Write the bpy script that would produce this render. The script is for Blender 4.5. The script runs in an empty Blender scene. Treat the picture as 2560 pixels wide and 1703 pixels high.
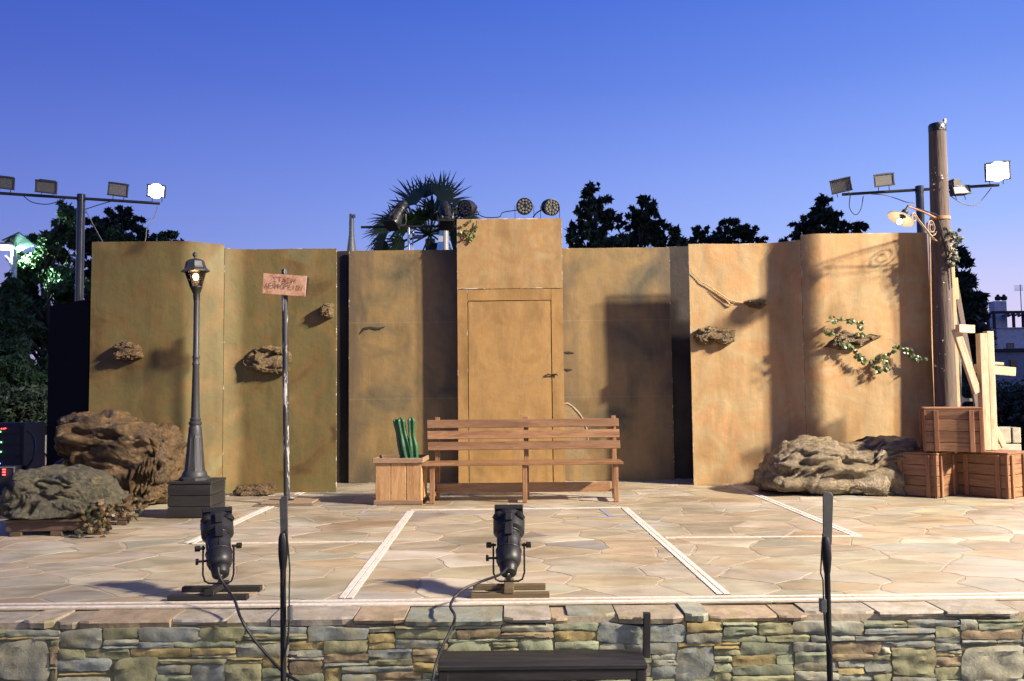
import bpy, bmesh, math, random
import numpy as np
from mathutils import Vector, Matrix, noise as mn
rad = math.radians
# ------------------------------------------------------------------ camera
SC = bpy.context.scene
COL = SC.collection
F_PX, PITCH, ROLL, CAM_H = 2100.0, rad(3.38), 0.0105, 1.15
FWD = Vector((0, math.cos(PITCH), math.sin(PITCH)))
UP0 = Vector((0, -math.sin(PITCH), math.cos(PITCH)))
RT = Vector((1, 0, 0)) * math.cos(ROLL) - UP0 * math.sin(ROLL)
UPV = Vector((1, 0, 0)) * math.sin(ROLL) + UP0 * math.cos(ROLL)
CAM = Vector((0, 0, CAM_H))
cam = bpy.data.cameras.new('camera')
cam.lens = F_PX / 2560 * 36
cam.sensor_width = 36
cam.clip_start, cam.clip_end = 0.05, 3000
camo = bpy.data.objects.new('camera', cam)
COL.objects.link(camo)
M = Matrix((RT, UPV, -FWD)).transposed().to_4x4()
M.translation = CAM
camo.matrix_world = M
SC.camera = camo
# ------------------------------------------------------------------ sky (dusk, sun just set to the right)
W = bpy.data.worlds.new('World')
SC.world = W
W.use_nodes = True
wn, wl = W.node_tree.nodes, W.node_tree.links
wn.clear()
wo = wn.new('ShaderNodeOutputWorld')
bg = wn.new('ShaderNodeBackground')
sky = wn.new('ShaderNodeTexSky')
sky.sky_type = 'NISHITA'
sky.sun_disc = False
sky.sun_elevation = rad(-2.0)
sky.sun_rotation = rad(62)
sky.air_density, sky.dust_density, sky.ozone_density = 1.0, 0.6, 3.0
geo = wn.new('ShaderNodeTexCoord')
sep = wn.new('ShaderNodeSeparateXYZ')
wl.new(geo.outputs['Generated'], sep.inputs[0])
ramp = wn.new('ShaderNodeValToRGB')
els = ramp.color_ramp.elements
stops = [(0.0, (.82, .62, .78)), (.05, (.70, .60, .87)), (.115, (.54, .565, .95)), (.175, (.345, .480, 1.0)), (.26, (.235, .365, .94)),
         (.34, (.145, .262, .84)), (.43, (.088, .196, .765)), (.7, (.030, .090, .45)), (1.0, (.015, .050, .28))]
els[0].position, els[0].color = stops[0][0], stops[0][1] + (1,)
els[1].position, els[1].color = stops[-1][0], stops[-1][1] + (1,)
for p, c in stops[1:-1]:
    e = els.new(p)
    e.color = c + (1,)
wl.new(sep.outputs[2], ramp.inputs[0])
# afterglow: the sky is lighter toward the side where the sun went down (+X)
mr = wn.new('ShaderNodeMapRange')
mr.inputs[1].default_value, mr.inputs[2].default_value = -0.6, 0.45
mr.inputs[3].default_value, mr.inputs[4].default_value = 0.50, 1.12
wl.new(sep.outputs[0], mr.inputs[0])
mul = wn.new('ShaderNodeVectorMath')
mul.operation = 'MULTIPLY'
pw_b = wn.new('ShaderNodeMath'); pw_b.operation = 'POWER'; pw_b.inputs[1].default_value = .55
wl.new(mr.outputs[0], pw_b.inputs[0])
fac = wn.new('ShaderNodeCombineXYZ')
wl.new(mr.outputs[0], fac.inputs[0]); wl.new(mr.outputs[0], fac.inputs[1]); wl.new(pw_b.outputs[0], fac.inputs[2])
wl.new(ramp.outputs[0], mul.inputs[0])
wl.new(fac.outputs[0], mul.inputs[1])
add = wn.new('ShaderNodeVectorMath')
add.operation = 'ADD'
ssc = wn.new('ShaderNodeVectorMath')
ssc.operation = 'SCALE'
ssc.inputs['Scale'].default_value = 0.012
wl.new(sky.outputs[0], ssc.inputs[0])
wl.new(mul.outputs[0], add.inputs[0])
wl.new(ssc.outputs[0], add.inputs[1])
wl.new(add.outputs[0], bg.inputs['Color'])
bg.inputs['Strength'].default_value = 0.97
wl.new(bg.outputs[0], wo.inputs['Surface'])
# the last directional light left in the sky after sunset
sl = bpy.data.lights.new('sun', 'SUN')
sl.energy, sl.angle, sl.color = 0.06, rad(15), (1, .72, .6)
so = bpy.data.objects.new('sun', sl)
so.rotation_euler = Vector((-.86, -.45, -.12)).to_track_quat('-Z', 'Y').to_euler()
COL.objects.link(so)
SC.view_settings.view_transform = 'Standard'
SC.view_settings.look = 'None'
SC.view_settings.exposure = 0.0
SC.view_settings.gamma = 1.0
SC.view_settings.use_curve_mapping = False
# stage floodlights on the mast at the right of the audience (built below): place and output
KEY_POS, KEY_WATT, KEY_COL = Vector((24.5, -2.6, 16.2)), 140000.0, (1.0, .865, .70)
FILL_POS, FILL_WATT = Vector((.2, -3.0, 3.9)), 640.0    # lamp over the audience, behind the photographer

# ------------------------------------------------------------------ measuring: photo pixel (2357 wide) + distance -> metres
K = 2560 / 2357
def ray(px, py):
    return FWD + RT * ((px * K - 1280) / F_PX) + UPV * ((851.5 - py * K) / F_PX)
def at(px, py, Y):
    d = ray(px, py)
    return CAM + d * (Y / d.y)
def gr(px, py, z=0.0):
    d = ray(px, py)
    return CAM + d * ((z - CAM.z) / d.z)
def proj(p):
    v = Vector(p) - CAM
    w = v.dot(FWD)
    return ((1280 + F_PX * v.dot(RT) / w) / K, (851.5 - F_PX * v.dot(UPV) / w) / K)
# ------------------------------------------------------------------ scene helpers
def link(o, parent=None):
    COL.objects.link(o)
    if parent is not None:
        o.parent = parent
    return o
def tag(o, label=None, cat=None, group=None, kind=None):
    if label: o['label'] = label
    if cat: o['category'] = cat
    if group: o['group'] = group
    if kind: o['kind'] = kind
    return o
def thing(name, label, cat, loc=(0, 0, 0), rz=0.0, group=None):
    o = bpy.data.objects.new(name, None)
    o.empty_display_size = .1
    o.location = loc
    o.rotation_euler = (0, 0, rz)
    link(o)
    return tag(o, label, cat, group)
class MB:
    def __init__(s):
        s.v, s.f, s.sm = [], [], []
    def add(s, vs, fs, smooth=False, mat=None):
        b = len(s.v)
        s.v += [tuple(mat @ Vector(v)) for v in vs] if mat is not None else [tuple(v) for v in vs]
        s.f += [tuple(i + b for i in f) for f in fs]
        s.sm += [smooth] * len(fs)
        return s
    def box(s, c, size, rot=None):
        x, y, z = [d / 2 for d in size]
        R = rot.to_matrix() if hasattr(rot, 'to_matrix') else (rot or Matrix.Identity(3))
        vs = [R @ Vector((sx * x, sy * y, sz * z)) + Vector(c) for sx in (-1, 1) for sy in (-1, 1) for sz in (-1, 1)]
        return s.add(vs, [(0, 1, 3, 2), (4, 6, 7, 5), (0, 4, 5, 1), (2, 3, 7, 6), (0, 2, 6, 4), (1, 5, 7, 3)])
    def tube(s, pts, r, n=10, cap=True, smooth=True, flat=None):
        pts = [Vector(p) for p in pts]
        rs = r if isinstance(r, (list, tuple)) else [r] * len(pts)
        vs, fs = [], []
        up = None
        for i, p in enumerate(pts):
            t = (pts[min(i + 1, len(pts) - 1)] - pts[max(i - 1, 0)])
            t = t.normalized() if t.length > 1e-9 else Vector((0, 0, 1))
            if up is None:
                up = t.orthogonal().normalized() if flat is None else (Vector(flat) - t * t.dot(Vector(flat))).normalized()
            else:
                up = (up - t * t.dot(up))
                up = up.normalized() if up.length > 1e-6 else t.orthogonal().normalized()
            q = t.cross(up)
            for k in range(n):
                a = 2 * math.pi * k / n
                fl = 1.0 if flat is None else .3
                vs.append(p + (up * math.cos(a) * fl + q * math.sin(a)) * rs[i])
        m = len(pts)
        for i in range(m - 1):
            for k in range(n):
                fs.append((i * n + k, i * n + (k + 1) % n, (i + 1) * n + (k + 1) % n, (i + 1) * n + k))
        s.add(vs, fs, smooth)
        if cap:
            b = len(s.v) - len(vs)
            s.f.append(tuple(b + k for k in reversed(range(n)))); s.sm.append(False)
            s.f.append(tuple(b + (m - 1) * n + k for k in range(n))); s.sm.append(False)
        return s
    def lathe(s, prof, n=20, mat=None, smooth=True, phase=0.0):
        # prof: (radius, z); sharp where consecutive segments turn a lot (rings are doubled)
        vs, fs = [], []
        pr = prof
        for r, z in pr:
            for k in range(n):
                a = 2 * math.pi * k / n + phase
                vs.append((max(r, 1e-4) * math.cos(a), max(r, 1e-4) * math.sin(a), z))
        for i in range(len(pr) - 1):
            for k in range(n):
                fs.append((i * n + k, i * n + (k + 1) % n, (i + 1) * n + (k + 1) % n, (i + 1) * n + k))
        fs.append(tuple(reversed(range(n))))
        fs.append(tuple((len(pr) - 1) * n + k for k in range(n)))
        return s.add(vs, fs, smooth, mat)
    def prism(s, poly, d, axis=(0, 1, 0), mat=None):
        n = len(poly)
        a = Vector(axis) * d
        vs = [Vector(p) for p in poly] + [Vector(p) + a for p in poly]
        fs = [tuple(range(n)), tuple(reversed(range(n, 2 * n)))] + [(i, i + n, (i + 1) % n + n, (i + 1) % n) for i in range(n)]
        return s.add(vs, fs, False, mat)
    def mesh(s, name, bevel=0.0, seg=1, angle=40):
        me = bpy.data.meshes.new(name)
        me.from_pydata(s.v, [], s.f)
        bm = bmesh.new()
        bm.from_mesh(me)
        for f, q in zip(bm.faces, s.sm):
            f.smooth = q
        bmesh.ops.recalc_face_normals(bm, faces=bm.faces)
        if bevel:
            es = [e for e in bm.edges if len(e.link_faces) == 2 and e.calc_face_angle(0) > rad(angle)]
            bmesh.ops.bevel(bm, geom=es, offset=bevel, segments=seg, affect='EDGES', profile=.7, clamp_overlap=True)
        bm.to_mesh(me)
        bm.free()
        # keep hard edges hard on smooth shells
        if any(s.sm) and not bevel:
            try:
                me.set_sharp_from_angle(angle=rad(42))
            except Exception:
                pass
        return me
    def build(s, name, m, parent=None, bevel=0.0, seg=1, loc=None):
        me = s.mesh(name, bevel, seg)
        if m is not None: me.materials.append(m)
        o = bpy.data.objects.new(name, me)
        if loc is not None: o.location = loc
        return link(o, parent)
_bc = {}
def boxp(name, parent, c, size, m, bevel=.004, rot=None):
    key = (tuple(round(v, 4) for v in size), bevel, m.name)
    if key not in _bc:
        me = MB().box((0, 0, 0), size).mesh(name, bevel)
        me.materials.append(m)
        _bc[key] = me
    o = bpy.data.objects.new(name, _bc[key])
    o.location = c
    if rot is not None: o.rotation_euler = rot
    return link(o, parent)
def copy_tree(o, parent=None):
    c = o.copy()
    COL.objects.link(c)
    c.parent = parent
    for ch in list(o.children):
        copy_tree(ch, c)
    return c
def numesh(name, V, Fq):
    me = bpy.data.meshes.new(name)
    V = np.asarray(V, dtype=np.float32); Fq = np.asarray(Fq, dtype=np.int32)
    n, k = Fq.shape
    me.vertices.add(len(V)); me.vertices.foreach_set('co', V.ravel())
    me.loops.add(n * k); me.loops.foreach_set('vertex_index', Fq.ravel())
    me.polygons.add(n)
    me.polygons.foreach_set('loop_start', np.arange(0, n * k, k, dtype=np.int32))
    me.update(calc_edges=True)
    return me
# ------------------------------------------------------------------ materials
_mats = {}
def newmat(name):
    m = bpy.data.materials.new(name)
    m.use_nodes = True
    nt = m.node_tree
    b = nt.nodes['Principled BSDF']
    return m, nt.nodes, nt.links, b
def ramp_node(n, cols, pos=None):
    r = n.new('ShaderNodeValToRGB')
    e = r.color_ramp.elements
    k = len(cols)
    pos = pos or [i / (k - 1) for i in range(k)]
    e[0].position, e[0].color = pos[0], tuple(cols[0]) + (1,)
    e[1].position, e[1].color = pos[-1], tuple(cols[-1]) + (1,)
    for p, c in zip(pos[1:-1], cols[1:-1]):
        q = e.new(p); q.color = tuple(c) + (1,)
    return r
def noise_node(n, l, vec, scale, detail=4, rough=.55, dist=0.0, w=None):
    t = n.new('ShaderNodeTexNoise')
    t.noise_dimensions = '4D' if w is not None else '3D'
    t.inputs['Scale'].default_value = scale
    t.inputs['Detail'].default_value = detail
    t.inputs['Roughness'].default_value = rough
    t.inputs['Distortion'].default_value = dist
    l.new(vec, t.inputs['Vector'])
    if w is not None: l.new(w, t.inputs['W'])
    return t
def mathn(n, l, op, a, b=None, clamp=False):
    q = n.new('ShaderNodeMath'); q.operation = op; q.use_clamp = clamp
    for i, v in enumerate((a, b)):
        if v is None: continue
        if isinstance(v, (int, float)): q.inputs[i].default_value = v
        else: l.new(v, q.inputs[i])
    return q.outputs[0]
def mixc(n, l, fac, a, b, mode='MIX'):
    q = n.new('ShaderNodeMix'); q.data_type = 'RGBA'; q.blend_type = mode
    for s, v in ((q.inputs[0], fac), (q.inputs[6], a), (q.inputs[7], b)):
        if isinstance(v, (int, float)): s.default_value = v
        elif isinstance(v, tuple): s.default_value = v + (1,) if len(v) == 3 else v
        else: l.new(v, s)
    return q.outputs[2]
def pmat(name, cols, scale=3.0, stretch=(1, 1, 1), rough=(.6, .85), metal=0.0, bump=.3, bscale=40.0, bdist=.004, vary=.25,
         spots=None, spot_scale=30, spot_amt=.62, coat=0.0, coords='Object', detail=5, dist=.3, spec=.5):
    """procedural surface: noise-driven colour ramp, a tone of its own per object, fine relief, optional chips of another colour"""
    if name in _mats: return _mats[name]
    m, n, l, b = newmat(name)
    tc = n.new('ShaderNodeTexCoord')
    mp = n.new('ShaderNodeMapping'); mp.inputs['Scale'].default_value = stretch
    if coords == 'Position':
        g = n.new('ShaderNodeNewGeometry'); l.new(g.outputs['Position'], mp.inputs[0])
    else:
        l.new(tc.outputs[coords], mp.inputs[0])
    oi = n.new('ShaderNodeObjectInfo')
    w = mathn(n, l, 'MULTIPLY', oi.outputs['Random'], 37.0)
    t = noise_node(n, l, mp.outputs[0], scale, detail, .6, dist, w)
    r = ramp_node(n, cols, [.28 + .44 * i / (len(cols) - 1) for i in range(len(cols))] if len(cols) > 1 else None)
    l.new(t.outputs[0], r.inputs[0])
    col = r.outputs[0]
    fine = noise_node(n, l, mp.outputs[0], scale * 9, 4, .65, 0, w)
    fr = ramp_node(n, [(.72,) * 3, (1.18,) * 3], [.3, .7]); l.new(fine.outputs[0], fr.inputs[0])
    col = mixc(n, l, 1.0, col, fr.outputs[0], 'MULTIPLY')
    if vary:
        mr = n.new('ShaderNodeMapRange'); l.new(oi.outputs['Random'], mr.inputs[0])
        mr.inputs[3].default_value, mr.inputs[4].default_value = 1 - vary, 1 + vary
        vv = n.new('ShaderNodeCombineColor')
        for i in range(3): l.new(mr.outputs[0], vv.inputs[i])
        col = mixc(n, l, 1.0, col, vv.outputs[0], 'MULTIPLY')
    if spots is not None:
        sp = noise_node(n, l, mp.outputs[0], spot_scale, 6, .7, .5, w)
        sr = ramp_node(n, [(0,) * 3, (1,) * 3], [spot_amt, spot_amt + .05]); l.new(sp.outputs[0], sr.inputs[0])
        col = mixc(n, l, sr.outputs[0], col, tuple(spots))
    l.new(col, b.inputs['Base Color'])
    rr = n.new('ShaderNodeMapRange'); l.new(t.outputs[0], rr.inputs[0])
    rr.inputs[1].default_value, rr.inputs[2].default_value = .3, .7
    rr.inputs[3].default_value, rr.inputs[4].default_value = rough
    l.new(rr.outputs[0], b.inputs['Roughness'])
    b.inputs['Metallic'].default_value = metal
    b.inputs['Specular IOR Level'].default_value = spec
    if coat: b.inputs['Coat Weight'].default_value = coat
    if bump:
        bt = noise_node(n, l, mp.outputs[0], bscale, 6, .65, .2, w)
        bp = n.new('ShaderNodeBump'); bp.inputs['Strength'].default_value = bump; bp.inputs['Distance'].default_value = bdist
        l.new(bt.outputs[0], bp.inputs['Height']); l.new(bp.outputs[0], b.inputs['Normal'])
    _mats[name] = m
    return m
def wood(name, cols, axis='X', **kw):
    st = {'X': (.12, 1, 1), 'Y': (1, .12, 1), 'Z': (1, 1, .12)}[axis]
    a = dict(scale=16, stretch=st, bump=.35, bscale=60, bdist=.003, vary=.2, dist=.8)
    a.update(kw)
    return pmat(name + '_' + axis, cols, **a)
def emit(name, col, strength):
    if name in _mats: return _mats[name]
    m, n, l, b = newmat(name)
    b.inputs['Base Color'].default_value = tuple(col) + (1,)
    b.inputs['Emission Color'].default_value = tuple(col) + (1,)
    b.inputs['Emission Strength'].default_value = strength
    _mats[name] = m
    return m
def thin_glass(name, tint=(1, 1, 1), refl=.12):
    if name in _mats: return _mats[name]
    m, n, l, b = newmat(name)
    n.remove(b)
    tr = n.new('ShaderNodeBsdfTransparent'); tr.inputs[0].default_value = tuple(tint) + (1,)
    gl = n.new('ShaderNodeBsdfGlossy'); gl.inputs['Roughness'].default_value = .08
    fr = n.new('ShaderNodeFresnel'); fr.inputs[0].default_value = 1.45
    mx = n.new('ShaderNodeMixShader')
    l.new(fr.outputs[0], mx.inputs[0]); l.new(tr.outputs[0], mx.inputs[1]); l.new(gl.outputs[0], mx.inputs[2])
    l.new(mx.outputs[0], n['Material Output'].inputs[0])
    _mats[name] = m
    return m
BLACK_METAL = pmat('black_metal', [(.007, .007, .0075), (.013, .013, .014)], rough=(.4, .6), metal=.0, bump=.08, bscale=120, vary=.1, spec=.35)
BLACK_SHELL = pmat('black_casting', [(.008, .008, .009), (.016, .016, .018)], spec=.4, rough=(.34, .52), bump=.25, bscale=180, bdist=.001, vary=.1)
CABLE = pmat('cable_rubber', [(.010, .010, .011), (.018, .018, .019)], rough=(.4, .6), bump=0, vary=.1)
GREY_METAL = pmat('grey_metal', [(.22, .22, .22), (.32, .32, .31)], rough=(.35, .55), metal=.6, bump=.1, vary=.1)
# ================================================================== SETTING: ground, stage floor, lines
def tone_mat(name, scale=6.0, contrast=(.68, 1.25), rough=(.4, .7), bump=.5, bscale=30, bdist=.006, blotch=None, stretch=(1, 1, 1), spec=.5, chips=None, grime=False):
    m, n, l, b = newmat(name)
    a = n.new('ShaderNodeAttribute'); a.attribute_name = 'tone'
    g = n.new('ShaderNodeNewGeometry')
    mp = n.new('ShaderNodeMapping'); mp.inputs['Scale'].default_value = stretch
    l.new(g.outputs['Position'], mp.inputs[0])
    # every piece reads its own part of the pattern
    sepc = n.new('ShaderNodeSeparateColor'); l.new(a.outputs['Color'], sepc.inputs[0])
    w = mathn(n, l, 'MULTIPLY', a.outputs['Alpha'], 53.0)
    t = noise_node(n, l, mp.outputs[0], scale, 6, .62, .6, w)
    r = ramp_node(n, [(contrast[0],) * 3, (1, 1, 1), (contrast[1],) * 3], [.3, .5, .72]); l.new(t.outputs[0], r.inputs[0])
    col = mixc(n, l, 1.0, a.outputs['Color'], r.outputs[0], 'MULTIPLY')
    if blotch is not None:
        t2 = noise_node(n, l, mp.outputs[0], scale * .9, 4, .6, .3, mathn(n, l, 'ADD', w, 9.0))
        r2 = ramp_node(n, [(0,) * 3, (.65,) * 3], [.50, .66]); l.new(t2.outputs[0], r2.inputs[0])
        col = mixc(n, l, r2.outputs[0], col, tuple(blotch))
    if chips is not None:
        t3 = noise_node(n, l, mp.outputs[0], scale * 4, 7, .7, .4, w)
        r3 = ramp_node(n, [(0,) * 3, (.8,) * 3], [.66, .72]); l.new(t3.outputs[0], r3.inputs[0])
        col = mixc(n, l, r3.outputs[0], col, tuple(chips))
    if grime:                                   # trodden dirt and spills that run across the joints
        gm_ = noise_node(n, l, g.outputs['Position'], .9, 7, .62, .8)
        gr_ = ramp_node(n, [(.70, .68, .65), (1, 1, 1), (1.06, 1.06, 1.05)], [.34, .52, .7]); l.new(gm_.outputs[0], gr_.inputs[0])
        col = mixc(n, l, 1.0, col, gr_.outputs[0], 'MULTIPLY')
        g2 = noise_node(n, l, g.outputs['Position'], 19, 5, .7, .2)
        g2r = ramp_node(n, [(0,) * 3, (.5,) * 3], [.69, .74]); l.new(g2.outputs[0], g2r.inputs[0])
        col = mixc(n, l, g2r.outputs[0], col, (.15, .12, .09))
    l.new(col, b.inputs['Base Color'])
    mr = n.new('ShaderNodeMapRange'); l.new(t.outputs[0], mr.inputs[0])
    mr.inputs[1].default_value, mr.inputs[2].default_value = .3, .7
    mr.inputs[3].default_value, mr.inputs[4].default_value = rough
    l.new(mr.outputs[0], b.inputs['Roughness'])
    b.inputs['Specular IOR Level'].default_value = spec
    bt = noise_node(n, l, mp.outputs[0], bscale, 8, .68, .4, w)
    bp = n.new('ShaderNodeBump'); bp.inputs['Strength'].default_value = bump; bp.inputs['Distance'].default_value = bdist
    l.new(bt.outputs[0], bp.inputs['Height']); l.new(bp.outputs[0], b.inputs['Normal'])
    return m
def set_tone(me, cols):
    at_ = me.attributes.new('tone', 'FLOAT_COLOR', 'POINT')
    at_.data.foreach_set('color', np.asarray(cols, dtype=np.float32).ravel())
FLAG = tone_mat('flagstone', scale=4.2, contrast=(.70, 1.22), rough=(.38, .62), bump=.35, bscale=26, bdist=.004, blotch=(.34, .225, .125), stretch=(.5, 1.5, 1), spec=.4, grime=True)
RUBBLE = tone_mat('rubble_stone', scale=9, contrast=(.62, 1.35), rough=(.7, .9), bump=.7, bscale=34, bdist=.007, blotch=(.225, .185, .085), chips=(.42, .40, .31))
MORTAR = pmat('mortar', [(.26, .205, .145), (.33, .27, .195), (.285, .23, .165)], scale=4, rough=(.8, .95), bump=.6, bscale=60, bdist=.006, vary=0, coords='Position')
EARTH = pmat('earth_mortar', [(.10, .10, .06), (.17, .16, .10), (.13, .125, .08)], scale=7, rough=(.85, .95), bump=.8, bscale=40, bdist=.01, vary=0, coords='Position')
ASPHALT = pmat('asphalt', [(.045, .045, .045), (.07, .065, .06)], scale=2, rough=(.8, .95), bump=.5, bscale=90, bdist=.006, vary=0, coords='Position')
MARBLE = pmat('white_line', [(.55, .48, .41), (.64, .58, .51), (.60, .53, .46)], scale=5, rough=(.45, .65), bump=.1, bscale=60, vary=.05, coords='Position', spots=(.42, .34, .25), spot_scale=22, spot_amt=.70)

YE = 4.36                     # front edge of the stage
g = MB()                      # one ground sheet: audience level in front, stage level behind, out to the horizon
g.add([(-900, -300, -1.0), (900, -300, -1.0), (900, YE + .25, -1.0), (-900, YE + .25, -1.0),
       (900, YE + .25, -.06), (-900, YE + .25, -.06), (900, 1800, -.06), (-900, 1800, -.06)],
      [(0, 1, 2, 3), (3, 2, 4, 5), (5, 4, 6, 7)])
tag(g.build('ground', ASPHALT), kind='structure')
fl = MB()
nx, ny = 40, 24
X0, X1, Y0, Y1 = -9.0, 9.0, gr(1178, 1390).y - .02, 14.0
fl.add([(X0 + (X1 - X0) * i / nx, Y0 + (Y1 - Y0) * j / ny, -.0018) for j in range(ny + 1) for i in range(nx + 1)],
       [(j * (nx + 1) + i, j * (nx + 1) + i + 1, (j + 1) * (nx + 1) + i + 1, (j + 1) * (nx + 1) + i) for j in range(ny) for i in range(nx)])
stage_floor = tag(fl.build('stage_floor', MORTAR), kind='structure')

def clip_poly(poly, p, nrm):
    out = []
    k = len(poly)
    for i in range(k):
        a, b = poly[i], poly[(i + 1) % k]
        da = (a[0] - p[0]) * nrm[0] + (a[1] - p[1]) * nrm[1]
        db = (b[0] - p[0]) * nrm[0] + (b[1] - p[1]) * nrm[1]
        if da <= 0: out.append(a)
        if da * db < 0:
            t = da / (da - db)
            out.append((a[0] + (b[0] - a[0]) * t, a[1] + (b[1] - a[1]) * t))
    return out
def area2(P):
    return .5 * sum(P[i][0] * P[(i + 1) % len(P)][1] - P[(i + 1) % len(P)][0] * P[i][1] for i in range(len(P)))
rng = random.Random(11)
YF = gr(1178, 1390).y - .012  # paving begins behind the copings
pts = []
yy, row = YF - .25, 0
while yy < 13.6:
    dy = rng.uniform(.20, .34)
    xx = -7.8 + rng.random() * .4
    while xx < 8.6:
        if rng.random() > .10:
            pts.append((xx + rng.uniform(-.15, .15), yy + rng.uniform(-.11, .11), rng.uniform(0, .035)))
        xx += rng.uniform(.24, .72)
    yy += dy
PAL = [((.345, .30, .225), 5), ((.35, .295, .215), 4), ((.385, .345, .275), 4), ((.315, .295, .235), 3), ((.335, .29, .22), 4), ((.365, .285, .195), 1.6),
       ((.32, .31, .26), 2), ((.41, .37, .305), 2), ((.22, .215, .20), .25)]
pal, pw = [p[0] for p in PAL], [p[1] for p in PAL]
cells = []
for i, p in enumerate(pts):
    poly = [(p[0] - 1, max(p[1] - 1, YF)), (p[0] + 1, max(p[1] - 1, YF)), (p[0] + 1, p[1] + 1), (p[0] - 1, p[1] + 1)]
    if poly[0][1] >= poly[2][1]: continue
    gap = rng.uniform(.002, .007)
    for j, q in enumerate(pts):
        if j == i or abs(q[0] - p[0]) > 1.4 or abs(q[1] - p[1]) > 1.4: continue
        dx, dy = q[0] - p[0], q[1] - p[1]
        d = math.hypot(dx, dy)
        if d < 1e-6: continue
        A2 = 1.9                                   # flags lie mostly lengthwise along the stage
        D2 = dx * dx + A2 * dy * dy
        f = min(.85, max(.15, .5 + (p[2] - q[2]) / (2 * D2)))
        nx_, ny_ = dx, A2 * dy
        nl = math.hypot(nx_, ny_); nx_, ny_ = nx_ / nl, ny_ / nl
        poly = clip_poly(poly, (p[0] + dx * f - nx_ * gap, p[1] + dy * f - ny_ * gap), (nx_, ny_))
        if len(poly) < 3: break
    if len(poly) < 3: continue
    q2 = []
    for a in poly:                       # drop near-double corners
        if not q2 or math.hypot(a[0] - q2[-1][0], a[1] - q2[-1][1]) > .03: q2.append(a)
    poly = q2
    if len(poly) < 3 or abs(area2(poly)) < .006: continue
    # chipped, uneven edge
    out = []
    k = len(poly)
    for a_ in range(k):
        A, B = Vector(poly[a_]), Vector(poly[(a_ + 1) % k])
        L = (B - A).length
        c = min(.016, L * .15)
        u = (B - A) / L
        nn = Vector((u.y, -u.x))
        out.append(A + u * c * rng.uniform(.5, 1.2))
        for t in ([.38, .68] if L > .25 else [.5] if L > .12 else []):
            out.append(A + u * L * (t + rng.uniform(-.08, .08)) - nn * rng.uniform(-.004, .020))
        out.append(B - u * c * rng.uniform(.5, 1.2))
    cen = (sum(v.x for v in out) / len(out), sum(v.y for v in out) / len(out))
    x, y = proj((cen[0], cen[1], 0))
    px_area = abs(area2(poly)) / cen[1] ** 3
    vis = -60 < x < 2417 and cen[1] < 11.3
    cells.append((px_area if vis else 0, cen, out))
cells.sort(key=lambda c: -c[0])
def stone_geo(cen, out, rng):
    n = len(out)
    tx, ty, dz = rng.uniform(-.0015, .0015), rng.uniform(-.0015, .0015), rng.uniform(-.0004, .0008)
    V, Fc = [], []
    for ring, (ins, z) in enumerate(((0.0, -.012), (.0, -.0010), (.003, 0.0))):
        for v in out:
            d = Vector((v.x - cen[0], v.y - cen[1])); L = max(d.length, .01)
            q = d * (1 - ins / L)
            V.append((q.x, q.y, z + (dz + q.x * tx + q.y * ty if ring else 0)))
    for r_ in range(2):
        for k in range(n):
            Fc.append((r_ * n + k, r_ * n + (k + 1) % n, (r_ + 1) * n + (k + 1) % n, (r_ + 1) * n + k))
    Fc.append(tuple(2 * n + k for k in range(n)))
    if area2([(v.x, v.y) for v in out]) < 0:
        Fc = [tuple(reversed(f)) for f in Fc]
    return V, Fc
def stone_tone(rng):
    c = rng.choices(pal, pw)[0]
    k = rng.uniform(.86, 1.12)
    return (c[0] * k, c[1] * k * rng.uniform(.97, 1.03), c[2] * k * rng.uniform(.94, 1.06), rng.random())
rest_v, rest_f, rest_t = [], [], []
for idx, (pa, cen, out) in enumerate(cells):
    V, Fc = stone_geo(cen, out, rng)
    tone = stone_tone(rng); tone = (tone[0], tone[1] * .985, tone[2] * .92, tone[3])
    if idx < 300:
        me = bpy.data.meshes.new('flagstone')
        me.from_pydata(V, [], Fc)
        set_tone(me, [tone] * len(V))
        me.materials.append(FLAG)
        o = bpy.data.objects.new('flagstone', me)
        o.location = (cen[0], cen[1], 0)
        link(o, stage_floor)
    else:
        b = len(rest_v)
        rest_v += [(v[0] + cen[0], v[1] + cen[1], v[2]) for v in V]
        rest_f += [tuple(i + b for i in f) for f in Fc]
        rest_t += [tone] * len(V)
me = bpy.data.meshes.new('flagstone_paving')
me.from_pydata(rest_v, [], rest_f)
set_tone(me, rest_t)
me.materials.append(FLAG)
tag(link(bpy.data.objects.new('flagstone_paving', me), stage_floor), kind='stuff')

def strip(p0, p1, w, z=.0045, name='white_line', m=None):
    a, b = Vector((p0[0], p0[1])), Vector((p1[0], p1[1]))
    u = (b - a).normalized(); nn = Vector((-u.y, u.x)) * (w / 2)
    n_ = max(2, int((b - a).length / .25))
    mb = MB()
    vs, fs = [], []
    rr = random.Random(int(abs(p0[0]) * 1000))
    for i in range(n_ + 1):
        p = a + (b - a) * (i / n_)
        j = 1 + rr.uniform(-.07, .07)
        vs += [(p.x + nn.x * j, p.y + nn.y * j, z), (p.x - nn.x * j, p.y - nn.y * j, z),
               (p.x - nn.x * j, p.y - nn.y * j, -.006), (p.x + nn.x * j, p.y + nn.y * j, -.006)]
        if i:
            b4, a4 = i * 4, (i - 1) * 4
            fs += [(a4, a4 + 1, b4 + 1, b4), (a4 + 1, a4 + 2, b4 + 2, b4 + 1), (a4 + 3, a4, b4, b4 + 3)]
    mb.add(vs, fs)
    return tag(mb.build(name, m or MARBLE), kind='structure')
for ypx, w in ((1379.5, .026), (1387.5, .036)):
    y = gr(1178, ypx).y
    strip((-4.6, y), (4.6, y), w)
def dbl(a0, a1, b0, b1, w):
    strip(gr(*a0), gr(*a1), w); strip(gr(*b0), gr(*b1), w)
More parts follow.
